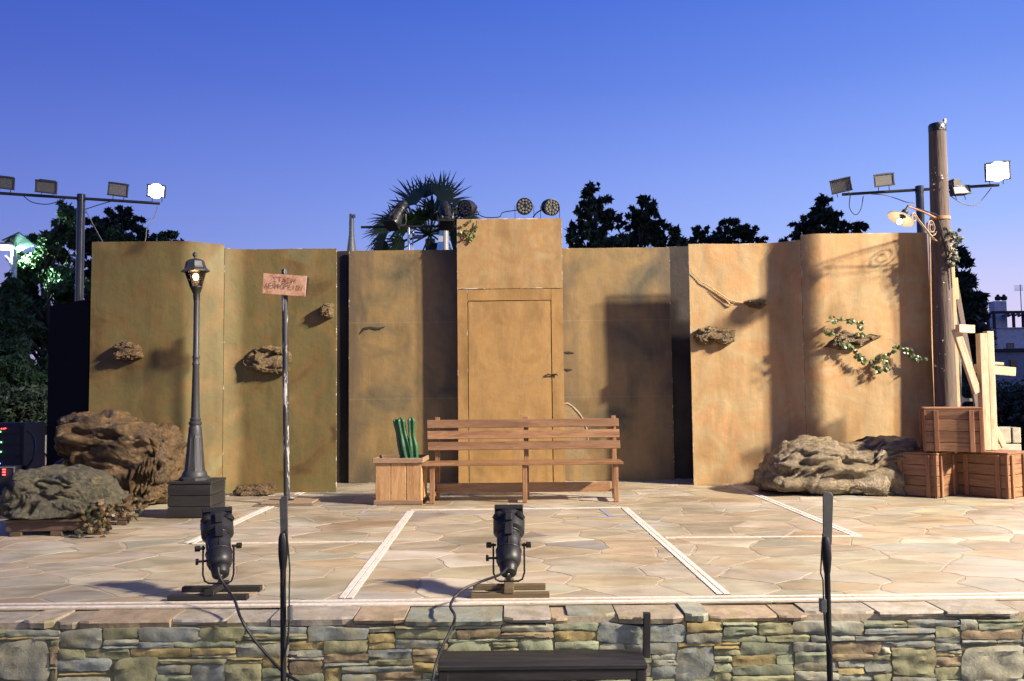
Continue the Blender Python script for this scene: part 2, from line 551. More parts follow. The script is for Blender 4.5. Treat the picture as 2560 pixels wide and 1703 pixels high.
dbl((941.5, 1177), (786, 1378.5), (950, 1177), (804, 1378.5), .033)
dbl((1433, 1169), (1658, 1369.5), (1441.5, 1169), (1675, 1369), .033)
strip(gr(945, 1174.5), gr(1437, 1168.5), .04)
dbl((688, 1134), (423, 1253), (698, 1134), (437, 1253), .035)
strip(gr(420, 1252), gr(884, 1246.8), .034)
dbl((1684, 1118), (1966, 1234), (1694, 1118), (1980, 1234), .035)
strip(gr(1531, 1238), gr(1984, 1234.6), .034)
strip(gr(522, 1141.5), gr(745, 1139.5), .04)
strip(gr(2250, 1118), gr(2357, 1116), .04)
CHALK = pmat('blue_chalk', [(.16, .18, .26), (.30, .28, .27)], scale=30, rough=(.9, .95), bump=0, vary=0, coords='Position')
strip(gr(828, 1181.5), gr(1240, 1178.5), .022, .003, 'chalk_mark', CHALK)
strip(gr(828, 1181), gr(865, 1163), .022, .003, 'chalk_mark', CHALK)
strip(gr(1330, 1192), gr(1435, 1190), .05, .003, 'chalk_mark', CHALK)
strip(gr(1384, 1172), gr(1408, 1190), .05, .003, 'chalk_mark', CHALK)
strip(gr(1206, 1165), gr(1235, 1170), .02, .003, 'chalk_mark', CHALK)

# ================================================================== stone wall carrying the stage
wallt = thing('stone_wall', 'low rubble stone wall with flat copings along the stage front', 'wall', (0, YE, -1.0))
core = MB().box((0, .074, .455), (17.6, .14, .91)).build('mortar_core', EARTH, wallt)
WPAL = [((.20, .195, .105), 5), ((.21, .23, .145), 4), ((.28, .215, .085), 3), ((.22, .225, .175), 4), ((.22, .165, .095), 2.5), ((.29, .28, .20), 2), ((.19, .205, .18), 3)]
wpal, wpw = [p[0] for p in WPAL], [p[1] for p in WPAL]
CW, CH = .045, .0165
ncol, nrow = int(8.6 / CW), int(.915 / CH)
occ = np.zeros((nrow, ncol), bool)
rng = random.Random(5)
rects = []
for (cx_, cy_, w_, h_) in [(-2.62, -.20, .25, .19), (-2.02, -.30, .22, .19), (-.33, -.23, .21, .20), (.83, -.26, .17, .17), (2.30, -.26, .33, .18), (1.92, -.27, .22, .13), (-1.45, -.30, .20, .14)]:
    c0, r0 = int((cx_ + 4.3) / CW), int((-.045 - (cy_ + h_ / 2)) / CH)
    w, h = max(2, round(w_ / CW)), max(2, round(h_ / CH))
    r0 = max(2, r0)
    if not occ[r0:r0 + h, c0:c0 + w].any():
        occ[r0:r0 + h, c0:c0 + w] = True
        rects.append((c0, r0, w, h))
for r in range(nrow):
    c = 0
    while c < ncol:
        if occ[r, c]:
            c += 1; continue
        h = rng.choices([1, 2, 3, 4], [1.0, 4, 4, 1.3])[0]
        w = rng.choices([2, 3, 4, 5, 6, 7, 8], [.8, 2.4, 4, 4, 3, 2, 1])[0]
        if h == 1: w += 1
        if rng.random() < .03: w, h = 5, 6
        h = min(h, nrow - r)
        ww = 0
        while ww < w and c + ww < ncol and not occ[r:r + h, c + ww].any(): ww += 1
        if ww == 0:
            h = 1; ww = 1
            while ww < w and c + ww < ncol and not occ[r, c + ww]: ww += 1
        # swallow a sliver left over at the right
        if c + ww < ncol and not occ[r:r + h, c + ww].any() and (c + ww + 1 >= ncol or occ[r, c + ww + 1]): ww += 1
        occ[r:r + h, c:c + ww] = True
        rects.append((c, r, ww, h))
        c += ww
def rubble_geo(w, h, rng):
    nu, nv = max(5, min(11, int(w / .022))), max(4, min(8, int(h / .016) + 1))
    V, idx = [], {}
    jit = [(rng.uniform(-.16, .10) * min(w, h), rng.uniform(-.13, .13) * h) for _ in range(4)]
    d = rng.uniform(.004, .015)
    tx, tz = rng.uniform(-.03, .03), rng.uniform(-.05, .06)
    ph = rng.uniform(0, 50)
    rad_ = min(w, h) * rng.uniform(.05, .30)
    for j in range(nv + 1):
        for i in range(nu + 1):
            u, v = i / nu, j / nv
            x, z = (u - .5) * w, (v - .5) * h
            q = (1 - u) * (1 - v), u * (1 - v), u * v, (1 - u) * v
            x += sum(a * b[0] for a, b in zip(q, jit)); z += sum(a * b[1] for a, b in zip(q, jit))
            # rounded corners
            ex, ez = min(u, 1 - u) * w, min(v, 1 - v) * h
            if ex < rad_ and ez < rad_:
                k = 1 - (1 - (1 - ex / rad_) * (1 - ez / rad_)) 
                x -= (1 if u > .5 else -1) * rad_ * .30 * k; z -= (1 if v > .5 else -1) * rad_ * .30 * k
            e = min(ex, ez)
            edge = min(1.0, e / .006)
            y = -d * (.62 + .38 * edge)
            y -= .0085 * mn.fractal(Vector((x * 15 + ph, z * 30, ph)), .6, 2.2, 5) * (.6 + .4 * edge) + .0028 * math.floor(2.2 * mn.noise(Vector((x * 9 + ph, z * 26, 4))))
            y += tx * x + tz * z
            x += .0035 * mn.noise(Vector((x * 40, z * 40 + ph, 3))); z += .0035 * mn.noise(Vector((x * 40 + ph, z * 40, 7)))
            idx[(i, j)] = len(V); V.append((x, y, z))
    Fc = [(idx[i, j], idx[i + 1, j], idx[i + 1, j + 1], idx[i, j + 1]) for j in range(nv) for i in range(nu)]
    border = [idx[i, 0] for i in range(nu)] + [idx[nu, j] for j in range(nv)] + [idx[i, nv] for i in range(nu, 0, -1)] + [idx[0, j] for j in range(nv, 0, -1)]
    b0 = len(V)
    for k in border:
        V.append((V[k][0] * .97, .035, V[k][2] * .97))
    m = len(border)
    Fc += [(border[k], b0 + k, b0 + (k + 1) % m, border[(k + 1) % m]) for k in range(m)]
    return V, Fc
items = []
for (c, r, w, h) in rects:
    W_, H_ = w * CW - .003, h * CH - .0025
    x = -4.3 + c * CW + w * CW / 2
    z = -.045 - r * CH - h * CH / 2
    px, py = proj((x, YE, z))
    vis = -120 < px < 2480 and py < 1600
    items.append((W_ * H_ if vis else 0, x, z, W_, H_))
items.sort(key=lambda t: -t[0])
rv, rf, rt_ = [], [], []
for i, (a, x, z, w, h) in enumerate(items):
    V, Fc = rubble_geo(w, h, rng)
    c = rng.choices(wpal, wpw)[0]; k = rng.uniform(.80, 1.2)
    tone = (c[0] * k, c[1] * k, c[2] * k, rng.random())
    if i < 300:
        me = bpy.data.meshes.new('stone'); me.from_pydata(V, [], Fc); set_tone(me, [tone] * len(V)); me.materials.append(RUBBLE)
        me.polygons.foreach_set('use_smooth', [True] * len(me.polygons)); me.set_sharp_from_angle(angle=rad(32))
        o = bpy.data.objects.new('stone', me); o.location = (x, 0, z + 1.0); link(o, wallt)
    else:
        b = len(rv); rv += [(v[0] + x, v[1], v[2] + z + 1.0) for v in V]; rf += [tuple(q + b for q in f) for f in Fc]; rt_ += [tone] * len(V)
me = bpy.data.meshes.new('rubble_filling'); me.from_pydata(rv, [], rf); set_tone(me, rt_); me.materials.append(RUBBLE)
tag(link(bpy.data.objects.new('rubble_filling', me), wallt), kind='stuff')
# copings: irregular flat slabs along the top edge
YB = YF - .006
MB().box((0, (YB - YE + .045) / 2, .942), (17.4, YB - YE - .03, .08)).build('coping_bed', MORTAR, wallt)
x = -4.3
while x < 4.3:
    w = rng.choice([rng.uniform(.08, .18), rng.uniform(.18, .34), rng.uniform(.28, .5)])
    n_ = max(4, int(w / .05))
    front = YE + (rng.uniform(-.024, .020) if rng.random() < .7 else rng.uniform(.025, .06))
    th = rng.uniform(.022, .045)
    ztop = rng.uniform(-.016, .003)
    g0, g1 = rng.uniform(.001, .006), rng.uniform(.001, .007)
    poly = [(x + g0, YB), (x + w - g1, YB)]
    for k in range(n_ + 1):
        t = 1 - k / n_
        poly.append((x + g0 * 1.3 + (w - 1.3 * (g0 + g1)) * t, front + .014 * mn.noise(Vector((x * 3 + t * w * 7, w * 40, 1))) + (.025 if k in (0, n_) else 0) * rng.random()))
    cx_, cy_ = x + w / 2, (YB + front) / 2
    m = len(poly)
    V = [(p[0] - cx_, p[1] - cy_, ztop + .003 * mn.noise(Vector((p[0] * 20, p[1] * 20, 0)))) for p in poly]
    V += [(p[0] - cx_, p[1] - cy_ - (.006 if p[1] < YB - .05 else 0), ztop - .01) for p in poly]
    V += [(p[0] - cx_, p[1] - cy_ + (rng.uniform(-.004, .012) if p[1] < YB - .05 else 0), ztop - th) for p in poly]
    Fc = [tuple(reversed(range(m)))] + [(r_ * m + k, (r_ + 1) * m + k, (r_ + 1) * m + (k + 1) % m, r_ * m + (k + 1) % m) for r_ in range(2) for k in range(m)]
    Fc.append(tuple(2 * m + k for k in range(m)))
    me = bpy.data.meshes.new('coping_stone'); me.from_pydata(V, [], Fc)
    bm = bmesh.new(); bm.from_mesh(me); bmesh.ops.recalc_face_normals(bm, faces=bm.faces); bm.to_mesh(me); bm.free()
    c = rng.choice([(.34, .28, .20), (.26, .26, .20), (.40, .35, .28), (.31, .23, .15), (.22, .235, .19), (.36, .32, .25)]); k = rng.uniform(.72, 1.12)
    set_tone(me, [(c[0] * k, c[1] * k, c[2] * k, rng.random())] * len(V)); me.materials.append(RUBBLE)
    o = bpy.data.objects.new('coping_stone', me); o.location = (cx_, cy_ - YE, 1.0); link(o, wallt)
    x += w
# ================================================================== SCENERY FLATS
def flat_mat(name, cols, seed, w, h, edge_amt=.5, scale=.9, dirty=(.10, .075, .05), dirt_edge=None, seams=()):
    """scene painter's mottled colour washes, chipped paint along the panel edges"""
    m, n, l, b = newmat(name)
    uv = n.new('ShaderNodeUVMap'); uv.uv_map = 'metres'
    mp = n.new('ShaderNodeMapping'); mp.inputs['Location'].default_value = (seed * 3.7, seed * 1.9, seed)
    l.new(uv.outputs[0], mp.inputs[0])
    t = noise_node(n, l, mp.outputs[0], scale * 1.7, 3.5, .5, .6)
    r = ramp_node(n, cols, [.30 + .40 * i / (len(cols) - 1) for i in range(len(cols))]); l.new(t.outputs[0], r.inputs[0])
    mp2 = n.new('ShaderNodeMapping'); mp2.inputs['Scale'].default_value = (2.2, .5, 1); mp2.inputs['Location'].default_value = (seed, -seed, 0)
    l.new(uv.outputs[0], mp2.inputs[0])
    t2 = noise_node(n, l, mp2.outputs[0], 1.9, 3.5, .55, .4)
    r2 = ramp_node(n, [(.78, .78, .76), (1, 1, 1), (1.14, 1.12, 1.08)], [.3, .5, .72]); l.new(t2.outputs[0], r2.inputs[0])
    col = mixc(n, l, 1.0, r.outputs[0], r2.outputs[0], 'MULTIPLY')
    t3 = noise_node(n, l, mp.outputs[0], 14, 6, .62, .2)
    r3 = ramp_node(n, [(.94,) * 3, (1.05,) * 3], [.3, .7]); l.new(t3.outputs[0], r3.inputs[0])
    col = mixc(n, l, 1.0, col, r3.outputs[0], 'MULTIPLY')
    s = n.new('ShaderNodeSeparateXYZ'); l.new(uv.outputs[0], s.inputs[0])
    du = mathn(n, l, 'MINIMUM', s.outputs[0], mathn(n, l, 'SUBTRACT', w, s.outputs[0]))
    dv = mathn(n, l, 'MINIMUM', s.outputs[1], mathn(n, l, 'SUBTRACT', h, s.outputs[1]))
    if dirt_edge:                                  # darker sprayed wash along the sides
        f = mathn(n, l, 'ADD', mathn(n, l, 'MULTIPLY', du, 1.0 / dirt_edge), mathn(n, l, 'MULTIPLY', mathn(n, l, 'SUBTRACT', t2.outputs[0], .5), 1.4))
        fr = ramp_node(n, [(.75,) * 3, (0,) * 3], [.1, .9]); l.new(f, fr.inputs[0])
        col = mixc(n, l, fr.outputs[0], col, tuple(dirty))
    d = mathn(n, l, 'MINIMUM', du, dv)
    ch = noise_node(n, l, mp.outputs[0], 7, 9, .74, .3)
    e1 = mathn(n, l, 'ADD', mathn(n, l, 'MULTIPLY', d, -11.0), mathn(n, l, 'MULTIPLY', ch.outputs[0], 1.1))
    er = ramp_node(n, [(0,) * 3, (1,) * 3], [.66 - edge_amt * .18, .70 - edge_amt * .18]); l.new(e1, er.inputs[0])
    col = mixc(n, l, er.outputs[0], col, (.55, .50, .42))
    # rare chips and pale scuffs all over
    c4 = noise_node(n, l, mp.outputs[0], 21, 8, .72, .6)
    r4 = ramp_node(n, [(0,) * 3, (.75,) * 3], [.69, .72]); l.new(c4.outputs[0], r4.inputs[0])
    col = mixc(n, l, r4.outputs[0], col, (.50, .50, .45))
    # brush strokes and dragged scuffs
    mp3 = n.new('ShaderNodeMapping'); mp3.inputs['Scale'].default_value = (9, .7, 1); mp3.inputs['Rotation'].default_value = (0, 0, .12 * math.sin(seed * 5)); mp3.inputs['Location'].default_value = (seed * 2, seed, 0)
    l.new(uv.outputs[0], mp3.inputs[0])
    b5 = noise_node(n, l, mp3.outputs[0], 6, 7, .65, .6)
    r5 = ramp_node(n, [(.92, .92, .91), (1, 1, 1), (1.07, 1.07, 1.06)], [.3, .5, .7]); l.new(b5.outputs[0], r5.inputs[0])
    col = mixc(n, l, 1.0, col, r5.outputs[0], 'MULTIPLY')
    mp4 = n.new('ShaderNodeMapping'); mp4.inputs['Scale'].default_value = (2.5, 26, 1); mp4.inputs['Rotation'].default_value = (0, 0, .9 * math.sin(seed * 3)); l.new(uv.outputs[0], mp4.inputs[0])
    b6 = noise_node(n, l, mp4.outputs[0], 2.2, 5, .6, .2)
    r6 = ramp_node(n, [(0,) * 3, (.45,) * 3], [.725, .75]); l.new(b6.outputs[0], r6.inputs[0])
    col = mixc(n, l, r6.outputs[0], col, (.42, .40, .34))
    for sv in seams:
        dd = mathn(n, l, 'ABSOLUTE', mathn(n, l, 'SUBTRACT', s.outputs[1], sv))
        dd = mathn(n, l, 'ADD', dd, mathn(n, l, 'MULTIPLY', ch.outputs[0], .010))
        r7 = ramp_node(n, [(.32,) * 3, (0,) * 3], [.0060, .0085]); l.new(dd, r7.inputs[0])
        col = mixc(n, l, r7.outputs[0], col, (.36, .34, .27))
    l.new(col, b.inputs['Base Color'])
    b.inputs['Roughness'].default_value = .62
    b.inputs['Specular IOR Level'].default_value = .35
    bt = noise_node(n, l, mp.outputs[0], 5, 6, .6, .3)
    bp = n.new('ShaderNodeBump'); bp.inputs['Strength'].default_value = .35; bp.inputs['Distance'].default_value = .025
    l.new(bt.outputs[0], bp.inputs['Height']); l.new(bp.outputs[0], b.inputs['Normal'])
    return m
OCHRE = [(.20, .135, .045), (.33, .22, .075), (.43, .29, .11), (.37, .25, .085), (.48, .35, .16)]
OLIVE = [(.074, .050, .017), (.142, .093, .030), (.128, .104, .036), (.172, .110, .037), (.186, .156, .066)]
TAN = [(.27, .175, .070), (.365, .225, .094), (.38, .272, .132), (.40, .230, .092), (.44, .325, .180)]
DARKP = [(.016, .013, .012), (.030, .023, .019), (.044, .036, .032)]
def sheet(name, path, z0, z1, th, m_fn, parent=None, nz=16, wave=.004, seed=0, loc=(0, 0, 0)):
    """vertical board following a plan line: front, back and edges; uv in metres"""
    P = [Vector((p[0], p[1])) for p in path]
    S = [0.0]
    for a, b in zip(P, P[1:]): S.append(S[-1] + (b - a).length)
    Wd, H = S[-1], z1 - z0
    V, Fc, UV = [], [], []
    k = len(P)
    for side in (0, 1):
        for j in range(nz + 1):
            for i, p in enumerate(P):
                t = (P[min(i + 1, k - 1)] - P[max(i - 1, 0)]).normalized()
                nn = Vector((t.y, -t.x))                # toward the audience when the path runs left to right
                wv = wave * mn.noise(Vector((S[i] * 2.1 + seed * 9, j * H / nz * 1.7, seed)))
                q = p + nn * (wv if side == 0 else wv - th)
                zt = .004 * mn.noise(Vector((S[i] * 3, seed, 5))) if j == nz else 0
                V.append((q.x - loc[0], q.y - loc[1], z0 + H * j / nz + zt - loc[2]))
                UV.append((S[i], H * j / nz))
    N = k * (nz + 1)
    for j in range(nz):
        for i in range(k - 1):
            a = j * k + i
            Fc.append((a, a + 1, a + k + 1, a + k))
            Fc.append((N + a, N + a + k, N + a + k + 1, N + a + 1))
    for j in range(nz):
        for i in (0, k - 1):
            a = j * k + i
            Fc.append((a, a + k, N + a + k, N + a))
    for i in range(k - 1):
        for j in (0, nz):
            a = j * k + i
            Fc.append((a, a + 1, N + a + 1, N + a))
    me = bpy.data.meshes.new(name)
    me.from_pydata(V, [], Fc)
    ul = me.uv_layers.new(name='metres')
    vi = np.zeros(len(me.loops), np.int32); me.loops.foreach_get('vertex_index', vi)
    ul.data.foreach_set('uv', np.asarray(UV, np.float32)[vi].ravel())
    bm = bmesh.new(); bm.from_mesh(me); bmesh.ops.recalc_face_normals(bm, faces=bm.faces); bm.to_mesh(me); bm.free()
    me.polygons.foreach_set('use_smooth', [True] * len(me.polygons))
    me.set_sharp_from_angle(angle=rad(40))
    me.materials.append(m_fn(Wd, H))
    o = bpy.data.objects.new(name, me)
    o.location = loc
    return link(o, parent)
def seg(a, b, n): return [(a[0] + (b[0] - a[0]) * i / n, a[1] + (b[1] - a[1]) * i / n) for i in range(n + 1)]
def smst(t): t = min(1, max(0, t)); return t * t * (3 - 2 * t)
YL1, YL2, YRC, YDR, YR1, YR2 = 9.40, 9.76, 10.65, 10.39, 10.06, 9.74
def s_left(x): return YL1 + (YL2 - YL1) * smst((x + 3.72) / .62)
def s_right(x): return YR1 + (YR2 - YR1) * smst((x - 3.02) / .62)
xl0, xls, xl1 = at(209, 700, YL1).x, at(510, 700, 9.58).x, at(774, 800, YL2).x
xr0, xrs, xr1 = at(1590, 800, YR1).x, at(1845, 800, 9.9).x, at(2141, 700, YR2).x
zl1, zl2 = at(320, 556, YL1).z, at(660, 573, YL2).z
zr1, zr2 = at(1700, 561, YR1).z, at(2030, 536.5, YR2).z
def curve(f, a, b, n): return [(a + (b - a) * i / n, f(a + (b - a) * i / n)) for i in range(n + 1)]
fa = sheet('scenery_flat', curve(s_left, xl0, xls, 44), .004, zl1, .03, lambda w, h: flat_mat('paint_far_left', OLIVE, 1, w, h, .05), seed=1)
tag(fa, 'olive brown painted curved flat behind the lamp post', 'scenery flat')
fb = sheet('scenery_flat', curve(s_left, xls + .004, xl1, 44), .004, zl2, .03, lambda w, h: flat_mat('paint_left', OLIVE[::-1], 2, w, h, .3), seed=2)
tag(fb, 'olive painted flat behind the bus stop sign, with white chipped edge', 'scenery flat')
fc = sheet('scenery_flat', curve(s_right, xr0, xrs, 44), .004, zr1, .03, lambda w, h: flat_mat('paint_right', TAN, 3, w, h, .5), seed=3)
tag(fc, 'pale orange flat with a hanging root, right beside the dark gap', 'scenery flat')
fd = sheet('scenery_flat', curve(s_right, xrs + .004, xr1, 44), .004, zr2, .03, lambda w, h: flat_mat('paint_far_right', TAN, 4, w, h, .45), seed=4)
tag(fd, 'bright orange curved flat with ivy beside the tall timber pole', 'scenery flat')
# recessed flats either side of the door
xd0, xd1 = at(1053.5, 800, YDR).x, at(1297, 800, YDR).x
xq0, xq1 = at(803, 800, YRC).x, at(1546, 800, YRC).x
zq0, zq1 = at(930, 576, YRC).z, at(1420, 570.5, YRC).z
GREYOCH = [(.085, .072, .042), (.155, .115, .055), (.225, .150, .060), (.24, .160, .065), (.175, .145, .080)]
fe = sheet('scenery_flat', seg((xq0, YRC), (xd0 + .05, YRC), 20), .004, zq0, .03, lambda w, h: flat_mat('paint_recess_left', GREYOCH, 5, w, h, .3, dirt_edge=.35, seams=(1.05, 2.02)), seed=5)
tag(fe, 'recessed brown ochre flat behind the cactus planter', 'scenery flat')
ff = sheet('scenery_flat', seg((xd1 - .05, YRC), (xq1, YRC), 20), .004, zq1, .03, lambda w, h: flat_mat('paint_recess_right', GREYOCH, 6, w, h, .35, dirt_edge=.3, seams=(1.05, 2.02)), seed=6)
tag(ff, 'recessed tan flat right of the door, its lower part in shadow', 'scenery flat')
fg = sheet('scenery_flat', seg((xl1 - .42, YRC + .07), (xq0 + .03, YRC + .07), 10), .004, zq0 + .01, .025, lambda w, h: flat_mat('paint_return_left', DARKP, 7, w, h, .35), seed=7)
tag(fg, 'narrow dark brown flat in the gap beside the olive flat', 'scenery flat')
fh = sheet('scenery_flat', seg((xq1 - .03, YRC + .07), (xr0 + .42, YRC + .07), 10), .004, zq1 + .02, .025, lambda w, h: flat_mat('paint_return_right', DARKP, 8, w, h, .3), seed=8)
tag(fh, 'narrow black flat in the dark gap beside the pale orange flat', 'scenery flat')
# horizontal joint battens on the recessed flats
# black masking flat at the far left
BLACKP = pmat('black_paint', [(.0045, .0045, .005), (.009, .009, .0095)], scale=3, rough=(.85, .95), bump=.1, vary=0, spec=.08)
pm0, pm1 = at(113, 760, 10.3), at(204, 760, 9.46)
fm = sheet('masking_flat', seg((pm0.x, pm0.y), (pm1.x, pm1.y), 8), .004, at(160, 697, 9.88).z, .03, lambda w, h: BLACKP, seed=9)
tag(fm, 'plain black masking flat running back from the left flats', 'masking flat')

# ---- door unit: box standing proud between the recessed flats
dz = at(1175, 503.5, YDR).z
zfr = at(1175, 665, YDR).z
door = thing('door_unit', 'tall ochre door block with floodlights on top and a latched door', 'door unit', ((xd0 + xd1) / 2, YDR, 0))
dw = xd1 - xd0
def fl_board(name, x0, x1, z0, z1, y, th, cols, seed, parent, edge=.35, n=8):
    return sheet(name, seg((x0, y), (x1, y), n), z0, z1, th, lambda w, h: flat_mat('paint_' + name + str(seed), cols, seed, w, h, edge, 1.4), parent, 10, .002, seed)
DOORC = [(.21, .112, .036), (.27, .155, .050), (.315, .185, .064), (.28, .165, .058)]
up = fl_board('upper_panel', -dw / 2, dw / 2, zfr + .004, dz, -.004, .03, [(.24, .145, .056), (.29, .175, .068), (.31, .205, .088), (.30, .175, .065), (.33, .23, .11)], 11, door, .6)
hw = dw / 2
xs0, xs1 = at(1078, 900, YDR).x - door.location.x, at(1271, 900, YDR).x - door.location.x
zlt = at(1175, 692, YDR).z
fl_board('stile', -hw, xs0 - .003, .004, zfr - .004, 0, .035, DOORC, 12, door, .15)
fl_board('stile', xs1 + .004, hw, .004, zfr - .004, 0, .035, DOORC, 13, door, .15)
fl_board('lintel', xs0, xs1, zlt + .004, zfr - .003, .001, .035, DOORC, 14, door, .1)
leaf = fl_board('door', xs0 + .006, xs1 - .006, .012, zlt - .006, .006, .03, DOORC[1:] + [(.33, .205, .08)], 15, door, -.6)
IRON = pmat('dark_iron', [(.035, .025, .018), (.07, .05, .03)], rough=(.5, .7), metal=.5, bump=.3, vary=.1)
hz = at(1278, 862, YDR).z
h = MB(); h.tube([(xs1 - .05, -.02, hz), (xs1 + .06, -.022, hz + .004), (xs1 + .065, -.022, hz - .02)], .006, 8); h.box((xs1 - .05, -.013, hz), (.02, .02, .02)); h.box((xs1 + .03, -.013, hz), (.05, .012, .018))
h.build('latch', IRON, door)
SIDE = flat_mat('paint_door_side', DOORC, 16, .3, 3.3, .3)
for sx in (-1, 1):
    MB().box((sx * (hw - .016), .04 + .14, dz / 2), (.03, .27, dz - .01)).build('side_panel', pmat('side_paint', [(.20, .12, .042), (.26, .165, .06)], scale=2, vary=0), door)
MB().box((0, .06, dz / 2), (dw - .08, .02, dz - .05)).build('back_board', BLACKP, door)
MB().box((0, .17, dz - .02), (dw - .07, .27, .03)).build('top_panel', BLACKP, door)
MB().box((0, .02, .012), (xs1 - xs0 - .02, .02, .016)).build('threshold', BLACKP, door)

# torn hole edge and painted marks on the recessed flats (thin torn board pieces)
TORN = pmat('torn_board', [(.28, .18, .10), (.42, .34, .25), (.30, .15, .07)], scale=14, rough=(.7, .9), bump=.7, bscale=60, vary=.1)
br = [at(x, y, YRC - .012) for x, y in [(1299, 929), (1307, 928), (1318, 935), (1330, 947), (1338, 957), (1346, 972), (1352, 990), (1354, 1010), (1350, 1030)]]
mb = MB(); mb.tube(br, [.007, .010, .007, .011, .008, .011, .008, .007, .004], 6, flat=(0, 1, 0))
tag(mb.build('torn_plaster', TORN), 'torn pale plaster edge curving behind the bench back', 'torn plaster')
PATCH = flat_mat('paint_patch', [(.34, .24, .12), (.42, .30, .15), (.36, .24, .10)], 21, 9, 9, 0)
pc = [at(x, y, YRC - .004) for x, y in [(1297.5, 930), (1307, 930), (1318, 937), (1329, 949), (1337, 959), (1345, 974), (1351, 992), (1353, 1010), (1349, 1030), (1340, 1060), (1297.5, 1060)]]
me = MB().prism(pc, .003).mesh('plaster_patch'); me.materials.append(pmat('patch_paint', [(.20, .14, .068), (.26, .185, .09)], scale=4, vary=0))
tag(link(bpy.data.objects.new('plaster_patch', me)), 'lighter patched piece under the torn plaster edge', 'plaster patch')
SCORCH = pmat('scorched_gap', [(.012, .009, .010), (.05, .035, .03)], scale=20, rough=(.8, .95), bump=.8, bscale=60, vary=0)
def gouge(pxs, Y, label, w):
    p = [at(x, y, Y) for x, y in pxs]
    rs = [w * q for q in ([.4] + [1.0, .8] * 10)[:len(p) - 1]] + [w * .3]
    tag(MB().tube(p, rs, 7, flat=(0, 1, 0)).build('gouge', SCORCH), label, 'gouge')
gouge([(829, 768), (838, 757), (852, 754), (866, 757), (876, 756), (886, 752)], YRC - .006, 'dark ragged gouge across the recessed flat above the planter', .018)
gouge([(1299, 811), (1308, 812), (1321, 813)], YRC - .006, 'upper dark gouge at the edge of the recessed tan flat', .018)
gouge([(1299, 850), (1307, 852), (1317, 851)], YRC - .006, 'lower dark gouge at the edge of the recessed tan flat', .018)
# ================================================================== PROPS ON THE STAGE
# ---- plinth and lamp post
BOXW = {a: wood('black_board', [(.006, .0055, .005), (.013, .0115, .0105), (.019, .017, .015)], a, rough=(.6, .8), spots=(.33, .27, .21), spot_scale=26, spot_amt=.735, vary=.12) for a in 'XYZ'}
bx0, bx1 = at(385, 1180, 7.82).x, at(484.5, 1180, 7.82).x
px_ = thing('plinth_box', 'black board box standing under the lamp post', 'box', ((bx0 + bx1) / 2, 8.02, 0))
bw = bx1 - bx0
bh = .335
for k in range(3):
    z = .004 + (k + .5) * (bh - .03) / 3
    hh = (bh - .03) / 3 - .004
    for s in (-1, 1):
        boxp('board', px_, (0, s * .19, z), (bw, .02, hh), BOXW['X'])
        boxp('board', px_, (s * (bw / 2 - .011), 0, z), (.02, .356, hh), BOXW['Y'])
boxp('lid', px_, (0, 0, bh - .012), (bw + .012, .412, .022), BOXW['X'])
LAMPC = pmat('lamp_casting', [(.022, .023, .025), (.036, .037, .040)], scale=6, rough=(.45, .62), bump=.2, bscale=150, bdist=.001, vary=0)
LAMPD = pmat('lamp_socket', [(.010, .010, .010), (.018, .017, .016)], rough=(.45, .6), bump=.2, vary=0)
lb = at(448, 1100, 8.02)
lp = thing('lamp_post', 'dark grey old-style lamp post with a lit lantern', 'lamp post', (lb.x, 8.02, bh))
Hl = at(436, 592, 8.02).z - bh
def zpx(y): return at(446, y, 8.02).z - bh
rp = lambda w: w * K * 8.02 / F_PX / 2     # radius from width in photo pixels
b = MB()
b.lathe([(rp(68), 0), (rp(68), .022), (rp(60), .03), (rp(58), .036)], 8, smooth=False, phase=rad(22.5))
b.lathe([(rp(55), .036), (rp(54), .06), (rp(50), .075), (rp(47), .085)], 24)
b.build('base', LAMPC, lp)
z1, z2 = zpx(1083), zpx(1003)
b = MB()
b.lathe([(rp(45), z1 - .012), (rp(44), z1 + .01), (rp(31), z2), (rp(31), z2 + .012)], 8, smooth=False, phase=rad(22.5))
b.build('pedestal', LAMPC, lp)
b = MB()
for k in range(8):
    a = math.pi / 4 * k
    r0, r1 = rp(43) * .93, rp(33) * .93
    for off in (-.28, .28):
        p0 = Vector((r0 * math.cos(a + off), r0 * math.sin(a + off), z1 + .03)); p1 = Vector((r1 * math.cos(a + off), r1 * math.sin(a + off), z2 - .02))
        b.tube([p0, p1], .0045, 5)
b.build('pedestal_ribs', LAMPC, lp)
zc = zpx(972)
b = MB(); b.lathe([(rp(30), z2 + .01), (rp(29), zc - .06), (rp(24), zc - .03), (rp(29), zc - .018), (rp(29), zc), (rp(22), zc + .012), (rp(25), zc + .03), (rp(20), zc + .045)], 24); b.build('collar', LAMPC, lp)
zm, zt = zpx(830), zpx(688)
b = MB(); b.lathe([(rp(19.5), zc + .04), (rp(14.5), zm - .05), (rp(17), zm - .04), (rp(17), zm - .028), (rp(14.5), zm - .02), (rp(14.5), zm + .02), (rp(17), zm + .028), (rp(17), zm + .036), (rp(13.5), zm + .05), (rp(13), zt)], 16)
b.build('shaft', LAMPC, lp)
lean = rad(-3.0)
lan = bpy.data.objects.new('lantern', None); lan.location = (0, 0, zt - .01); lan.rotation_euler = (0, lean, 0); link(lan, lp)
b = MB(); b.lathe([(rp(15), 0), (rp(15), .055), (rp(16), .06), (rp(26), .115), (rp(28), .118), (rp(28), .126)], 14); b.build('lantern_cup', LAMPD, lan)
rb, rt2, zg0, zg1 = rp(26), rp(48), .128, .128 + (zpx(620) - zpx(652)) + .02
b = MB()
hexv = lambda r, z, k: Vector((r * math.cos(rad(60 * k + 14)), r * math.sin(rad(60 * k + 14)), z))
